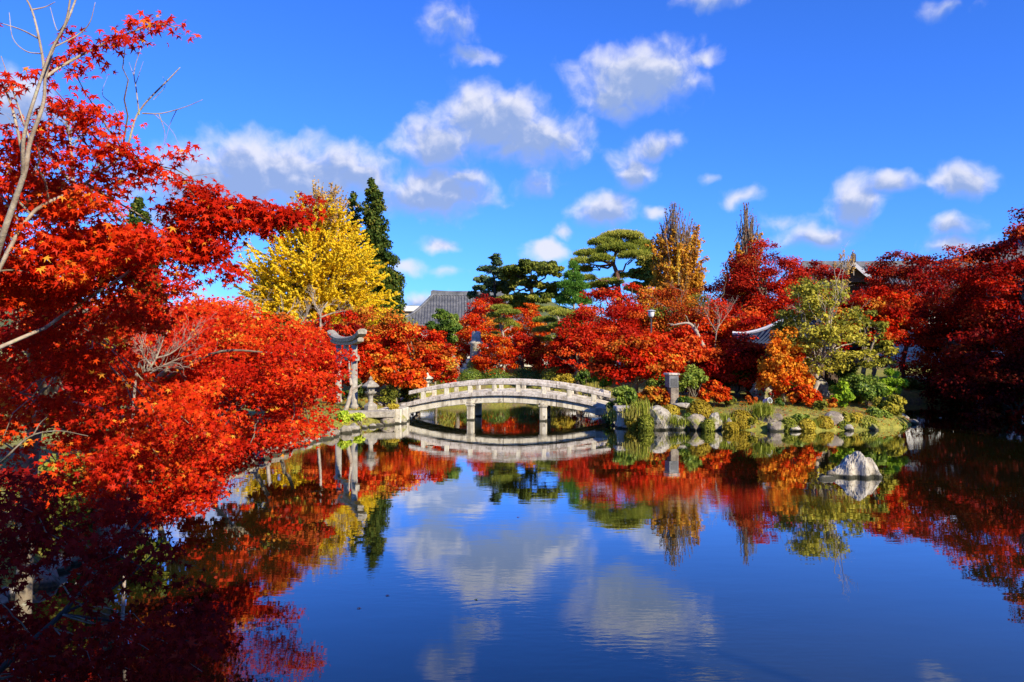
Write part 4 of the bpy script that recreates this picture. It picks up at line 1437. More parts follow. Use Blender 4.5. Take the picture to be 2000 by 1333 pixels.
bare_tree('bare_tree', 'white leafless branches above the leaning pale trunk', 39.5, [[(1398, 660), (1405, 630), (1400, 605)], [(1402, 640), (1420, 615), (1430, 602)], [(1400, 650), (1385, 625), (1380, 612)]], 85, .03, count=10, ln=.7)
bare_tree('forked_trunk', 'crooked pale forked trunk at the foot of the torii', 32.6, [[(676, 800), (683, 775), (687, 755), (683, 735), (682, 712)], [(686, 762), (697, 757), (707, 752)]], 86, .12, count=2, ln=.3, depth=0, cat='tree trunk')


# ------------------------------------------------------------------ shrubs
def shrub(label, px, yt, yb, hw, D, mat, seed, n=2500, size=.11, name='shrub', cat='shrub', tight=False, group='shrubs around the pond', tmpl=ROUND, cb=.5, clumps=14):
    rng = np.random.default_rng(seed)
    s = D / F
    c = at(px, HY, D)
    gz = hz(c[0], D)
    zt, zb = EYE - (yt - HY) * s, EYE - (yb - HY) * s
    W_, H = hw * s, zt - zb
    gz = min(gz, zb)
    e = empty(name, (c[0], D, gz), label, cat, group)
    L = Leaves()
    mb = MB()
    if tight:
        clump(L, rng, (c[0], D, zb + H * .35), (W_, W_ * .8, H * .65), n, size, cb, .2, up=.2, outw=1.2, rnd=.35, power=.12)
        clump(L, rng, (c[0], D, zb + H * .35), (W_ * .9, W_ * .7, H * .58), n // 2, size, cb - .15, .2, up=.2, outw=1.2, rnd=.5, power=.2)
    else:
        for i in range(clumps):
            d = rand_dirs(rng, 1)[0]
            r = rng.random() ** .5
            cc = np.array([c[0], D, zb + H * .5]) + d * r * np.array([W_ * .72, W_ * .6, H * .38])
            rw = W_ * rng.uniform(.28, .42)
            clump(L, rng, cc, (rw, rw, rw * .7), n // clumps, size, cb + .15 * rng.normal(), .2, power=.5, toward=(.1, -.25, 0))
            limb(mb, rng, (c[0] + rng.normal() * .05, D, gz - .05), cc, .022, .008, .03, .1, 6, 4)
    L.build('foliage', tmpl if D < 34 else RHOMB, M[mat], e)
    if not mb.V:
        for _ in range(5):
            limb(mb, rng, (c[0] + rng.normal() * .08, D, gz - .05), (c[0] + rng.normal() * W_ * .4, D + rng.normal() * W_ * .3, zb + H * .6), .02, .008, 0, .1, 5, 4)
    mb.build('stems', M['bark'], e)


SHRUBS = [
    ('loose green bush hiding the right end of the bridge', 1222, 738, 806, 34, 32.6, 'shrub', 3200, {'cb': .75}),
    ('dark tangled bush under the right bridge foot', 1198, 778, 845, 22, 32.8, 'shrub', 1500, {'cb': .2}),
    ('lime yellow bush behind the right bridge railing', 1176, 722, 758, 25, 39, 'lime', 2200, {'size': .14}),
    ('rusty shrub mixed with green behind the bridge railing', 1105, 722, 758, 30, 46, 'mustard', 1800, {'cb': .6}),
    ('green shrub next to the lime yellow bush', 1142, 720, 760, 26, 43, 'shrub', 1800, {}),
    ('green bush behind the slender twin trunks', 1275, 715, 772, 28, 36, 'shrub', 1800, {'cb': .6}),
    ('light green camellia bush left of the tiny orange maple', 1355, 712, 775, 34, 36, 'shrub', 3000, {'cb': .8}),
    ('yellow green bush beside the dark island trunk', 1440, 705, 755, 30, 38, 'lime', 1300, {'cb': .15}),
    ('yellow green bush at the island right of the forked trunk', 1640, 738, 798, 32, 33, 'lime', 3200, {'cb': .35, 'size': .12}),
    ('dense green bush in the middle of the island tip', 1695, 738, 790, 38, 33.4, 'shrub', 3600, {'cb': .55}),
    ('tall yellow green bush overhanging the inlet at the island tip', 1738, 705, 790, 34, 34.2, 'lime', 2600, {'cb': .25, 'size': .12}),
    ('bright leafy bush dipping to the water at the island tip', 1718, 790, 838, 32, 32.2, 'shrub', 2600, {'cb': .9}),
    ('thin leafy spray hanging over the water at the island tip', 1748, 810, 850, 20, 32.0, 'shrub', 420, {'cb': .9, 'clumps': 8}),
    ('yellow green seedlings on the left bank under the torii', 672, 800, 832, 18, 31.0, 'lime', 700, {'cb': .7}),
    ('yellow flowering weeds beside the left kerb slab', 702, 802, 830, 15, 31.6, 'lime', 600, {'cb': 1.0}),
    ('yellow moss cushion beside the left foot of the bridge', 770, 788, 800, 16, 33.4, 'mustard', 900, {'cb': 1.0, 'size': .07}),
    ('dark green bush behind the stone lantern', 757, 742, 792, 26, 36, 'olive', 1600, {'cb': .2}),
    ('dark evergreen bush behind the stone box lantern', 1320, 715, 785, 34, 38, 'evergreen', 2200, {'cb': .2, 'size': .13}),
    ('dark evergreen bush behind the tiny orange maple', 1400, 718, 785, 34, 38.5, 'evergreen', 2200, {'cb': .2, 'size': .13}),
    ('dark evergreen bush in front of the pavilion', 1475, 725, 785, 34, 38.5, 'evergreen', 2200, {'cb': .1, 'size': .13}),
    ('dark evergreen bush right of the pavilion posts', 1560, 715, 785, 40, 38.5, 'evergreen', 2600, {'cb': .1, 'size': .13}),
    ('dark evergreen bush behind the yellow green island bush', 1650, 690, 785, 44, 38.5, 'evergreen', 2800, {'cb': .15, 'size': .13}),
    ('dark bush between the torii and the stone lantern', 690, 735, 800, 30, 36.5, 'evergreen', 1900, {'cb': .2, 'size': .12}),
    ('dark bush behind the left bridge foot', 800, 735, 790, 30, 37.5, 'evergreen', 1900, {'cb': .25, 'size': .12}),
    ('wide green bush filling the right side of the island', 1670, 715, 800, 50, 34.5, 'shrub', 4200, {'cb': .5}),
    ('yellow green bush spilling over the right island shore', 1735, 760, 835, 34, 32.6, 'olive', 2600, {'cb': .7}),
    ('small rusty sapling on the moss left of the floodlight', 1468, 770, 800, 15, 32.6, 'rust', 700, {'size': .09, 'clumps': 7}),
    ('low dark fern beside the floodlight stake', 1520, 778, 802, 16, 32.4, 'shrub', 600, {'clumps': 7, 'cb': .3}),
    ('low olive plant in front of the forked grey trunk', 1600, 780, 806, 18, 32.2, 'olive', 700, {'clumps': 7}),
    ('rusty low plant between the forked trunk and the yellow green bush', 1625, 776, 802, 16, 32.6, 'rust', 600, {'clumps': 7, 'cb': .6}),
    ('dark low plant behind the large clipped azalea', 1340, 772, 800, 18, 33.0, 'shrub', 700, {'clumps': 7, 'cb': .3}),
    ('olive low plant right of the tiny orange maple', 1425, 772, 800, 16, 32.8, 'olive', 700, {'clumps': 7, 'cb': .3}),
    ('green weeds spilling between the island boulders', 1345, 805, 838, 16, 30.9, 'shrub', 700, {'clumps': 8, 'cb': .7}),
    ('olive weeds beside the broad grey boulder', 1468, 808, 838, 14, 30.8, 'olive', 600, {'clumps': 8}),
    ('green weeds below the small white stone', 1562, 806, 836, 20, 31.0, 'shrub', 800, {'clumps': 8, 'cb': .8}),
    ('olive weeds over the brown cracked boulder', 1655, 798, 834, 18, 31.1, 'olive', 700, {'clumps': 8}),
    ('shaded dark bush at the back of the inlet', 1800, 715, 800, 40, 47, 'evergreen', 2200, {'size': .2}),
    ('shaded dark bush low at the right frame edge', 1930, 720, 815, 60, 42, 'evergreen', 2600, {'size': .2}),
    ('shaded bush between the inlet shrubs', 1865, 725, 805, 50, 46.5, 'evergreen', 2400, {'size': .2}),
    ('dark bush under the left bank maples', 270, 800, 950, 90, 16.5, 'evergreen', 3600, {'size': .1}),
    ('dark bush on the near left bank', 120, 880, 1080, 130, 12.5, 'evergreen', 3600, {'size': .09}),
]
for i, (lb, px, yt, yb, hw, D, mt, n, ex) in enumerate(SHRUBS):
    shrub(lb, px, yt, yb, hw, D, mt, 500 + i, n, **ex)
TIGHT = [
    ('large round clipped mustard azalea on the island shore', 1366, 780, 824, 26, 31.6, 'mustard', 2600, .4),
    ('clipped mustard azalea beside the long grass tuft', 1446, 800, 836, 24, 31.0, 'mustard', 2200, .5),
    ('small round mustard azalea at the island waterline', 1609, 812, 839, 19, 30.9, 'mustard', 1600, .6),
    ('yellow clipped azalea at the foot of the island bushes', 1672, 806, 836, 20, 31.3, 'mustard', 1600, .95),
    ('rounded yellow green hedge left of the monument', 870, 707, 752, 24, 50, 'grass', 1800, .7),
    ('low green hedge before the monument', 918, 719, 752, 26, 50, 'shrub', 1800, .7),
    ('green clipped hedge behind the bridge crown', 968, 719, 752, 30, 50.5, 'shrub', 2000, .5),
    ('long dark green hedge right of the bridge crown', 1030, 718, 754, 36, 50.5, 'shrub', 2400, .35),
    ('yellow tinged hedge left of the lime bush', 1080, 715, 756, 28, 49.5, 'grass', 1900, .6),
    ('moss cushion between the pillar block and the massive pale rock', 1262, 808, 842, 16, 30.7, 'grass', 900, .4),
    ('yellow moss cushion under the brownish grass tuft', 1235, 798, 835, 16, 31.2, 'mustard', 900, .8),
    ('olive cushion plant between the upright pale rock and the azalea', 1383, 818, 842, 14, 30.5, 'grass', 800, .5),
    ('mustard cushion below the thin standing stone', 1428, 824, 842, 16, 30.3, 'mustard', 800, .5),
    ('olive cushion plant right of the dark rounded boulder', 1540, 815, 842, 18, 30.6, 'grass', 900, .5),
    ('yellow cushion plant at the waterline in the island middle', 1575, 818, 842, 18, 30.6, 'mustard', 900, .8),
    ('green cushion plant left of the brown cracked boulder', 1645, 820, 843, 16, 30.9, 'grass', 800, .3),
    ('wide low olive shrub along the right island waterline', 1690, 812, 845, 26, 31.2, 'grass', 1500, .6),
    ('low mustard shrub beside the small rust maple', 1310, 790, 812, 18, 31.9, 'mustard', 900, .6),
    ('small yellow hedge behind the monument base', 925, 703, 722, 14, 55, 'grass', 700, .8),
]
for i, (lb, px, yt, yb, hw, D, mt, n, cb) in enumerate(TIGHT):
    shrub(lb, px, yt, yb, hw, D, mt, 560 + i, n, .085, 'clipped_shrub', 'shrub', True, 'clipped shrubs', RHOMB, cb)


# ------------------------------------------------------------------ grass
def blades(L, rng, base, n, ln, spread, cb):
    a = rng.uniform(0, 2 * pi, n)
    tilt = np.abs(rng.normal(size=n)) * spread
    T = np.stack([np.cos(a) * tilt, np.sin(a) * tilt, np.ones(n)], 1)
    N = np.stack([np.cos(a), np.sin(a), -tilt * .6 + .3], 1)
    P = np.asarray(base) if np.ndim(base) == 2 else np.asarray(base) + np.stack([rng.normal(size=n), rng.normal(size=n), np.zeros(n)], 1) * .06
    L.add(P, N, T, ln * rng.uniform(.6, 1.2, n), cb + .2 * rng.normal(size=n))


GB = (np.array([(-.03, 0, 0), (.03, 0, 0), (.028, .5, .06), (-.028, .5, .06), (0, 1, .38)]), np.array([(0, 1, 2, 3), (3, 2, 4, 4)]))
GB3 = (np.array([(-.03, 0, 0), (.03, 0, 0), (.026, .55, .10), (-.026, .55, .10), (.004, .95, .42), (-.004, .95, .42)]), np.array([(0, 1, 2, 3), (3, 2, 4, 5)]))
TUFTS = [
    ('long arching green grass tuft hanging to the water on the island', 1488, 806, 31.0, 420, .75, .55, 'reed', .55),
    ('brownish grass tuft growing over the pillar block', 1240, 812, 31.0, 360, .75, .4, 'reed', .95),
    ('tall upright green grass left of the massive pale rock', 1253, 805, 31.0, 200, .85, .2, 'reed', .6),
    ('pale green grass at the foot of the massive pale rock', 1305, 822, 30.8, 240, .55, .45, 'reed', .6),
    ('green grass below the flat topped pale rock', 1330, 826, 30.7, 240, .5, .45, 'reed', .5),
    ('grass between the upright rock and the thin standing stone', 1412, 818, 30.7, 200, .5, .4, 'reed', .5),
    ('short green grass patch at the waterline in the island middle', 1585, 826, 30.7, 260, .35, .5, 'reed', .4),
    ('grass fringe under the right bridge landing', 1205, 815, 31.8, 260, .7, .45, 'reed', .8),
]
for i, (lb, px, py, D, n, ln, spd, mt, cb) in enumerate(TUFTS):
    rng = np.random.default_rng(600 + i)
    L = Leaves()
    c = at(px, py, D)
    c[2] = max(c[2], .1)
    base = c + np.stack([rng.normal(size=n) * .22, rng.normal(size=n) * .12, -np.abs(rng.normal(size=n)) * .1], 1)
    blades(L, rng, base, n, ln * .62, spd * 1.5, cb)
    L.build('grass_tuft', GB3, M[mt], None)
    tag(bpy.context.scene.objects[-1] if False else COL.objects[-1], lb, 'grass tuft', 'grass tufts on the island shore')

rng = np.random.default_rng(31)
L = Leaves()


def scatter(x0, x1, y0, y1, n):
    X, Y = rng.uniform(x0, x1, n), rng.uniform(y0, y1, n)
    d = sdist(X, Y)
    k = d > .12
    X, Y = X[k], Y[k]
    return np.stack([X, Y, height(X, Y) - .01], 1)


for (a, b, c_, d_, n, ln) in [(4.5, 18, 30.3, 37, 18000, .10), (-10, -4.5, 22, 36, 9000, .12), (-10, -4, 6, 22, 6000, .13), (-7, 8, 46.5, 54, 5000, .16)]:
    p = scatter(a, b, c_, d_, n)
    blades(L, rng, p, len(p), ln, .5, .45)
tag(L.build('grass', GB3, M['grass'], None), 'short mossy grass on the banks of the pond', 'grass', kind='stuff')
L = Leaves()
for (a, b, c_, d_, n) in [(4.5, 18, 30.3, 38, 5000), (-10, -4.5, 22, 38, 3500), (-13, -4, 6, 22, 4000), (-8, 10, 46.5, 58, 3000)]:
    p = scatter(a, b, c_, d_, n)
    p[:, 2] += rng.uniform(.02, .09, len(p))
    L.add(p, rng.normal(size=(len(p), 3)) * .35 + np.array([0, 0, 1]), rng.normal(size=(len(p), 3)), rng.uniform(.06, .1, len(p)), rng.uniform(.1, 1, len(p)))
tag(L.build('fallen_leaves', RHOMB, M['rust'], None), 'fallen orange and brown leaves scattered on the banks', 'fallen leaves', kind='stuff')


# ------------------------------------------------------------------ the near maples at the left, leaf by leaf
from mathutils import Matrix


def in_poly(P, poly):
    x, y = P[:, 0], P[:, 1]
    ins = np.zeros(len(P), bool)
    q = np.asarray(poly, float)
    for a, b in zip(q, np.roll(q, -1, 0)):
        c = (a[1] > y) != (b[1] > y)
        ins ^= c & (x < a[0] + (y - a[1]) * (b[0] - a[0]) / (b[1] - a[1] + 1e-9))
    return ins


def region(rng, poly, k, rx, ry, D, cb, cover):
    q = np.asarray(poly, float)
    out = []
    while len(out) < k:
        p = rng.uniform(q.min(0), q.max(0), (1, 2))
        if in_poly(p, q)[0]:
            f = rng.uniform(.75, 1.3)
            out.append((p[0, 0], p[0, 1], rx * f, ry * f, rng.uniform(*D), cb + .14 * rng.normal(), cover))
    return out


LEAF_MESHES = {}


def leaf_variant(mat, q):
    key = (mat, q)
    if key not in LEAF_MESHES:
        me = bpy.data.meshes.new('leaf')
        me.from_pydata(STAR[0].tolist(), [], [tuple(f) for f in STAR[1].tolist()])
        a = me.attributes.new('cv', 'FLOAT', 'POINT')
        a.data.foreach_set('value', np.full(len(STAR[0]), .1 + .16 * q, dtype=np.float32))
        me.materials.append(M[mat])
        LEAF_MESHES[key] = me
    return LEAF_MESHES[key]


def near_maple(label, base, clusters, branches, mat, seed, size=.08, parts=300, bark='bark', links=14, hub=None, link_r=.012, dep=.7, mind=.10, dense=1.0, tmpl=STAR):
    rng = np.random.default_rng(seed)
    gz = hz(base[0], base[1])
    e = empty('maple_tree', (base[0], base[1], gz), label, 'maple tree', 'near maples of the left bank')
    L = Leaves()
    cs = []
    for (px, py, rx, ry, D, cb, cover) in clusters:
        s = D / F
        lp = size / s
        n = max(int(dense * cover * pi * rx * ry / (.42 * lp * lp)), 3)
        c = at(px, py, D)
        R = np.array([rx * s, max(rx * s * dep, mind), ry * s])
        cs.append((c, R))
        # leaves sit in pairs along a few flat sprays inside the cluster
        m_ = max(n // 7, 1)
        d = rand_dirs(rng, m_)
        cc = c + d * R * (rng.random(m_) ** .42)[:, None]
        q = np.repeat(cc, 7, 0)[:max(n, 3)]
        q = q + rng.normal(size=q.shape) * np.array([.8, .8, .32]) * size * .95
        N = rng.normal(size=q.shape) * .42 + np.array([.22, -.55, .55])
        T = rng.normal(size=q.shape) * .55 + np.array([0, -.25, -.75])
        cvv = cb + .19 * rng.normal(size=len(q))
        cvv = np.where(rng.random(len(q)) < .018, .97, cvv)
        L.add(q, N, T, size * rng.uniform(.62, 1.25, len(q)), cvv)
    P, N, T, Sz, C = L.arrays()
    B = np.cross(T, N)
    vis = (P[:, 1] > .5)
    sx, sy = CX + P[:, 0] / P[:, 1] * F, HY - (P[:, 2] - EYE) / P[:, 1] * F
    vis &= (sx > 0) & (sx < 2000) & (sy > 0) & (sy < 1333)
    # the leaves that show largest (and are nearest to the eye in their spray) are leaves of their own
    score = np.where(vis, Sz / P[:, 1] * (1 + .5 * rng.random(len(P))), 0)
    top = np.argsort(-score)[:parts]
    keep = np.ones(len(P), bool)
    keep[top] = False
    base_v = Vector((float(base[0]), float(base[1]), gz))
    for i in top:
        o = bpy.data.objects.new('leaf', leaf_variant(mat, int(np.clip(C[i] * 5, 0, 4))))
        link(o, e)
        mt = Matrix(((B[i][0], T[i][0], N[i][0], P[i][0] - base_v.x), (B[i][1], T[i][1], N[i][1], P[i][1] - base_v.y), (B[i][2], T[i][2], N[i][2], P[i][2] - base_v.z), (0, 0, 0, 1)))
        o.matrix_local = mt @ Matrix.Scale(float(Sz[i]), 4)
    f = L.build('foliage', tmpl, M[mat], e, keep)
    f['kind'] = 'stuff'
    mb = MB()
    for pts, r0, r1 in branches:
        W_ = [np.array(p[3:]) if len(p) > 3 else at(*p) for p in pts]
        Q = spline(W_, max(10, len(W_) * 4))
        mb.tube(Q, np.linspace(r0, r1, len(Q)), 8 if r0 > .02 else 5)
    if hub is not None:
        hubs = [at(*h) for h in hub]
        hp = spline(hubs, 16)
        mt2 = MB()
        for i in rng.permutation(len(cs))[:links]:
            c = cs[i][0]
            k = int(np.argmin(np.linalg.norm(hp - c, axis=1) + .25 * np.arange(16) / 16))
            limb(mt2, rng, hp[k], c, link_r * .8, link_r * .25, .05, .05, 8, 5)
        br = mt2.build('branches', M['bark'], e, True)
        br['kind'] = 'stuff'
    mb.build('trunk', M[bark], e, True)
    return e


def g_(px, D, dz=-.2):       # a point on the ground below px
    x = (px - CX) / F * D
    return (px, 0, D, x, D, hz(x, D) + dz)


# tree with the tall bare leader, nearest to the camera
cA = []
def add(px, py, rx, ry, D, cb, cover): cA.append((px, py, rx, ry, D, cb, cover))
for (x, y, rx, ry) in [(115, 118, 22, 16), (150, 105, 26, 18), (185, 92, 26, 16), (215, 80, 22, 14), (245, 66, 26, 16), (285, 50, 30, 16), (318, 45, 22, 14), (345, 58, 16, 11), (262, 84, 16, 10), (175, 118, 18, 12),
                       (140, 72, 14, 14), (130, 130, 24, 12), (155, 138, 18, 10)]:
    add(x, y, rx, ry, 5.3, .38, 1.5)
for (x, y, rx, ry) in [(30, 160, 28, 18), (55, 150, 20, 14), (10, 180, 22, 14), (70, 140, 12, 8), (5, 210, 12, 16), (130, 165, 18, 14), (140, 185, 16, 12), (125, 200, 22, 14), (20, 250, 20, 14), (60, 255, 20, 14)]:
    add(x, y, rx, ry, 5.2, .25, 1.2)
for (x, y, rx, ry) in [(110, 215, 34, 18), (165, 215, 32, 20), (190, 240, 28, 20), (140, 245, 34, 22), (95, 260, 36, 22), (30, 275, 36, 22), (60, 300, 44, 24), (200, 262, 24, 18), (215, 285, 22, 20), (235, 230, 20, 10), (180, 305, 28, 22),
                       (100, 300, 34, 22), (15, 320, 30, 30), (235, 300, 24, 18), (255, 290, 22, 16), (260, 250, 10, 10), (140, 325, 22, 16), (20, 360, 34, 30)]:
    add(x, y, rx, ry, 5.5, .38, 1.5)
for (x, y, rx, ry) in [(240, 325, 32, 18), (280, 335, 34, 20), (312, 342, 26, 16), (215, 345, 28, 18), (250, 362, 34, 16), (190, 352, 26, 16), (300, 305, 18, 10), (362, 300, 20, 12), (345, 312, 14, 12), (375, 296, 10, 8), (340, 355, 16, 14), (365, 362, 18, 12)]:
    add(x, y, rx, ry, 5.7, .30, 1.4)
for (x, y, rx, ry) in [(395, 372, 26, 14), (420, 380, 20, 12), (340, 410, 22, 16), (370, 405, 30, 20), (410, 408, 34, 20), (450, 412, 36, 22), (490, 412, 34, 20), (525, 425, 32, 18), (555, 420, 28, 18), (585, 432, 26, 12), (600, 398, 16, 12), (612, 415, 8, 6),
                       (480, 440, 40, 16), (430, 440, 36, 20), (390, 445, 34, 18), (350, 435, 24, 14), (530, 450, 22, 10), (400, 475, 38, 18), (360, 480, 34, 18), (435, 490, 26, 14), (410, 505, 30, 14), (445, 525, 20, 10), (455, 545, 16, 10), (375, 510, 24, 14), (340, 465, 24, 18), (330, 495, 24, 16), (350, 530, 16, 12), (360, 560, 14, 10)]:
    add(x, y, rx * 1.08, ry * 1.12, 6.1, .22, 3.0)
rngA = np.random.default_rng(7)
cA += region(rngA, [(-30, 350), (140, 345), (235, 380), (250, 430), (330, 470), (320, 520), (220, 540), (120, 580), (-30, 590)], 56, 46, 27, (5.6, 6.6), .47, 1.3)
cA += region(rngA, [(-900, -250), (-60, -100), (-60, 900), (-900, 900)], 30, 120, 75, (4.6, 7.0), .4, .16)   # unseen crown beyond the frame, added to shade the low leaves from the sky
brA = [
    ([g_(-60, 5.4), (-50, 800, 5.4), (-20, 560, 5.35), (4, 465, 5.2), (30, 390, 5.15), (50, 330, 5.1), (58, 280, 5.1), (84, 205, 5.1), (88, 152, 5.1)], .027, .010),
    ([(88, 152, 5.1), (104, 95, 5.1), (132, 40, 5.1), (155, -20, 5.1)], .012, .006),
    ([(88, 152, 5.1), (80, 95, 5.1), (62, 20, 5.1), (35, -25, 5.1)], .011, .005),
    ([(45, 340, 5.1), (47, 265, 5.0), (70, 185, 5.0), (100, 100, 5.0), (128, 45, 5.0), (140, -20, 5.0)], .014, .006),
    ([(88, 152, 5.1), (120, 130, 5.2), (190, 92, 5.3), (250, 66, 5.3), (310, 48, 5.3), (352, 56, 5.3)], .012, .003),
    ([(60, 20, 5.1), (88, 14, 5.2), (108, 4, 5.2)], .006, .002), ([(74, 75, 5.1), (40, 58, 5.2), (0, 45, 5.2)], .007, .003), ([(78, 105, 5.1), (50, 100, 5.1), (25, 75, 5.1), (18, 25, 5.1)], .005, .002),
    ([(100, 95, 5.0), (150, 70, 5.1), (175, 45, 5.1), (186, 5, 5.1)], .006, .002), ([(128, 45, 5.0), (112, 60, 5.1), (98, 15, 5.1)], .005, .002), ([(60, 280, 5.1), (38, 215, 5.2), (2, 110, 5.2)], .009, .003),
    ([(48, 320, 5.2), (20, 200, 5.2), (-20, 120, 5.2)], .012, .005),
    ([(-20, 560, 5.5), (60, 420, 5.6), (150, 370, 5.7), (240, 300, 5.7), (270, 220, 5.7), (335, 150, 5.7), (352, 132, 5.7)], .016, .003),
    ([(272, 225, 5.7), (266, 175, 5.7), (262, 140, 5.7), (275, 95, 5.7)], .006, .002), ([(278, 222, 5.7), (315, 222, 5.7), (360, 210, 5.7), (396, 195, 5.7)], .006, .002), ([(262, 150, 5.7), (252, 122, 5.7)], .003, .001),
    ([(300, 195, 5.7), (322, 170, 5.7), (318, 150, 5.7)], .003, .001), ([(265, 165, 5.7), (280, 120, 5.7)], .003, .001), ([(240, 300, 5.7), (225, 215, 5.7), (200, 185, 5.7), (210, 150, 5.7)], .005, .001), ([(310, 222, 5.7), (322, 260, 5.7), (318, 290, 5.7)], .004, .001),
    ([(300, 222, 5.7), (335, 255, 5.7), (350, 285, 5.7)], .003, .001), ([(345, 215, 5.7), (330, 250, 5.8), (310, 330, 5.8)], .003, .001),
    ([(90, 640, 6.2), (160, 590, 6.2), (235, 543, 6.1), (300, 490, 6.1), (342, 455, 6.1), (400, 425, 6.1), (470, 420, 6.1), (545, 428, 6.1), (605, 402, 6.1)], .014, .003),
    ([(-50, 700, 5.6), (20, 670, 6.0), (90, 640, 6.2)], .02, .014),
    ([(330, 355, 5.8), (375, 345, 5.8), (424, 338, 5.8)], .004, .001),
]
near_maple('nearest scarlet maple with tall bare leader and long leafy bough at upper left', at(-60, HY, 5.4)[:2], cA, brA, 'bright', 71, .078, 300, 'palebark', 26, [(-20, 560, 5.5), (60, 420, 5.6), (150, 370, 5.7), (240, 300, 5.7)], .010, dense=4.2)

rngB = np.random.default_rng(8)
cB = region(rngB, [(-30, 560), (150, 540), (330, 500), (380, 560), (330, 620), (250, 640), (200, 700), (-30, 760)], 60, 52, 26, (6.6, 8.4), .35, 1.15)
cB += region(rngB, [(-30, 740), (200, 700), (320, 760), (430, 830), (440, 900), (330, 920), (240, 960), (-30, 960)], 64, 50, 26, (7.0, 9.0), .42, 1.0)
cB += region(rngB, [(-700, 450), (-40, 450), (-40, 1000), (-700, 1000)], 24, 110, 60, (6.8, 9.5), .4, .2)
brB = [
    ([g_(40, 9.3), (60, 900, 9.2), (95, 780, 9.0), (135, 700, 8.6), (182, 662, 8.3)], .10, .03),
    ([(95, 780, 9.0), (60, 690, 8.5), (100, 640, 7.6), (172, 606, 7.4)], .05, .02),
    ([(60, 900, 9.2), (-40, 935, 7.4), (0, 905, 5.6), (55, 855, 5.6), (112, 842, 5.6), (172, 852, 5.6)], .011, .003), ([(65, 850, 5.6), (78, 828, 5.6), (92, 815, 5.6)], .006, .002),
    ([(95, 780, 9.0), (200, 800, 8.6), (330, 850, 8.4)], .03, .008),
]
near_maple('red maple with pale forked branch filling the left frame edge', at(40, HY, 9.3)[:2], cB, brB, 'bright', 72, .078, 300, 'bark', 30, [(60, 900, 9.2), (95, 780, 9.0), (135, 700, 8.6), (182, 662, 8.3)], .013, 1.0, .25, dense=2.2)

rngC = np.random.default_rng(9)
cC = region(rngC, [(210, 690), (300, 630), (420, 610), (470, 660), (560, 655), (640, 690), (655, 740), (620, 780), (640, 820), (570, 850), (500, 885), (430, 925), (330, 930), (250, 860)], 96, 54, 24, (10.0, 13.5), .33, 1.25)
cC += [(412, 905, 22, 18, 9.6, .4, 1.6), (625, 832, 16, 14, 12, .2, 1.2), (612, 852, 12, 9, 12, .2, 1.2), (640, 800, 16, 14, 12.5, .2, 1.2), (650, 770, 18, 16, 12.5, .25, 1.2), (540, 850, 26, 10, 12.5, .45, 1.0), (660, 725, 16, 16, 12.5, .3, 1.2)]
cC += region(rngC, [(250, 850), (430, 870), (560, 850), (520, 900), (450, 965), (330, 1010), (200, 1000)], 52, 50, 24, (9.0, 12.0), .22, 1.3)
brC = [
    ([g_(180, 13.0), (215, 880, 12.8), (255, 815, 12.4), (290, 760, 12.0), (330, 720, 11.6)], .13, .04),
    ([(255, 815, 12.4), (380, 800, 12.0), (500, 770, 11.8), (600, 750, 11.8)], .05, .008),
    ([(290, 760, 12.0), (420, 690, 11.6), (540, 690, 11.6)], .04, .007),
]
near_maple('wide scarlet maple spreading over the water on the left bank', at(180, HY, 13.0)[:2], cC, brC, 'bright', 73, .08, 220, 'bark', 34, [(255, 815, 12.4), (380, 800, 12.0), (500, 770, 11.8), (600, 750, 11.8)], .016, 1.1, .4, dense=2.6, tmpl=TRI)
rngD = np.random.default_rng(10)
cD = region(rngD, [(270, 640), (380, 590), (450, 600), (480, 640), (560, 640), (600, 660), (560, 720), (300, 700)], 40, 60, 22, (16, 20), .5, 1.3)
brD = [([g_(250, 18.5), (300, 780, 18.2), (370, 690, 17.8), (450, 640, 17.5)], .13, .03)]
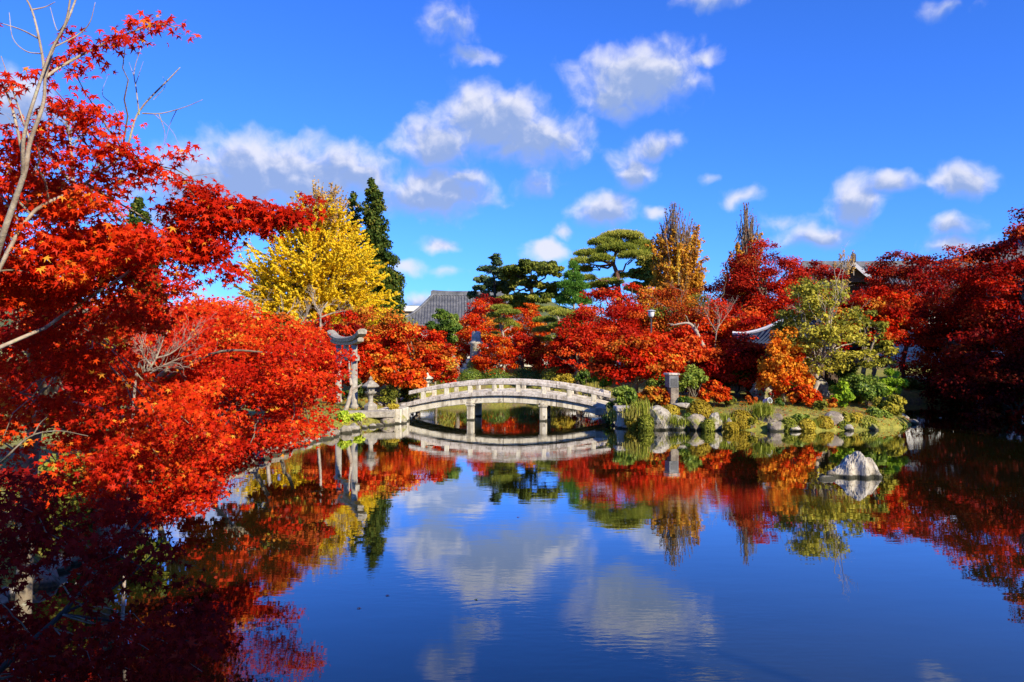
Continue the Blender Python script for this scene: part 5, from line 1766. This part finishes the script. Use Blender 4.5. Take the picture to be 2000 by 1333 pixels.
near_maple('orange red maple behind the white leafless shrub on the left bank', at(250, HY, 18.5)[:2], cD, brD, 'bright', 74, .10, 60, 'bark', 26, [(300, 780, 18.2), (370, 690, 17.8), (450, 640, 17.5), (540, 660, 17.5)], .02, 1.0, .6, dense=2.2, tmpl=TRI)

bare_tree('bare_shrub', 'white lichened leafless shrub among the scarlet leaves at left', 9.6, [[(262, 765), (285, 730), (305, 700), (318, 665)], [(285, 735), (318, 715), (350, 700)], [(296, 715), (280, 695), (276, 680)], [(305, 700), (335, 690), (372, 660)]], 87, .022, 'palebark', 12, .3, 2, 'shrub')

rngE = np.random.default_rng(12)
cE = region(rngE, [(-30, 930), (180, 940), (300, 1000), (270, 1080), (350, 1180), (420, 1230), (430, 1340), (-30, 1340)], 84, 62, 36, (4.8, 6.6), .3, .75)
brE = [
    ([(-140, 1500, 5.2), (-20, 1330, 5.3), (120, 1200, 5.5), (220, 1080, 5.8), (290, 1000, 6.2)], .03, .006),
    ([(120, 1200, 5.5), (220, 1150, 5.7), (300, 1080, 5.8), (345, 1010, 6)], .012, .003),
    ([(120, 1200, 5.5), (260, 1220, 5.6), (390, 1260, 5.7)], .012, .003), ([(220, 1080, 5.8), (270, 1105, 5.9), (285, 1122, 6)], .01, .005),
]
near_maple('shadowed dark red maple low in the left corner', at(-140, HY, 5.2)[:2], cE, brE, 'crimson', 75, .078, 300, 'darkbark', 26, [(-20, 1330, 5.3), (120, 1200, 5.5), (220, 1080, 5.8), (290, 1000, 6.2)], .008, .8, .2, dense=2.1)

# leaves afloat
for lb, px, py, mt in [('pale leaf floating on the open water at centre', 931, 1172, 'lime'), ('pink red leaf floating left of the pale floating leaf', 757, 1164, 'bright'), ('tiny pale leaf floating farthest left on the open water', 701, 1189, 'orange'), ('small dark leaf afloat in the cloud reflection', 1012, 1011, 'darkred')]:
    D = EYE * F / (py - HY)
    p = at(px, py, D)
    o = bpy.data.objects.new('floating_leaf', leaf_variant(mt, 3))
    o.location = (p[0], p[1], .012)
    o.scale = (.09,) * 3
    o.rotation_euler = (0, 0, px)
    tag(link(o), lb, 'leaf')
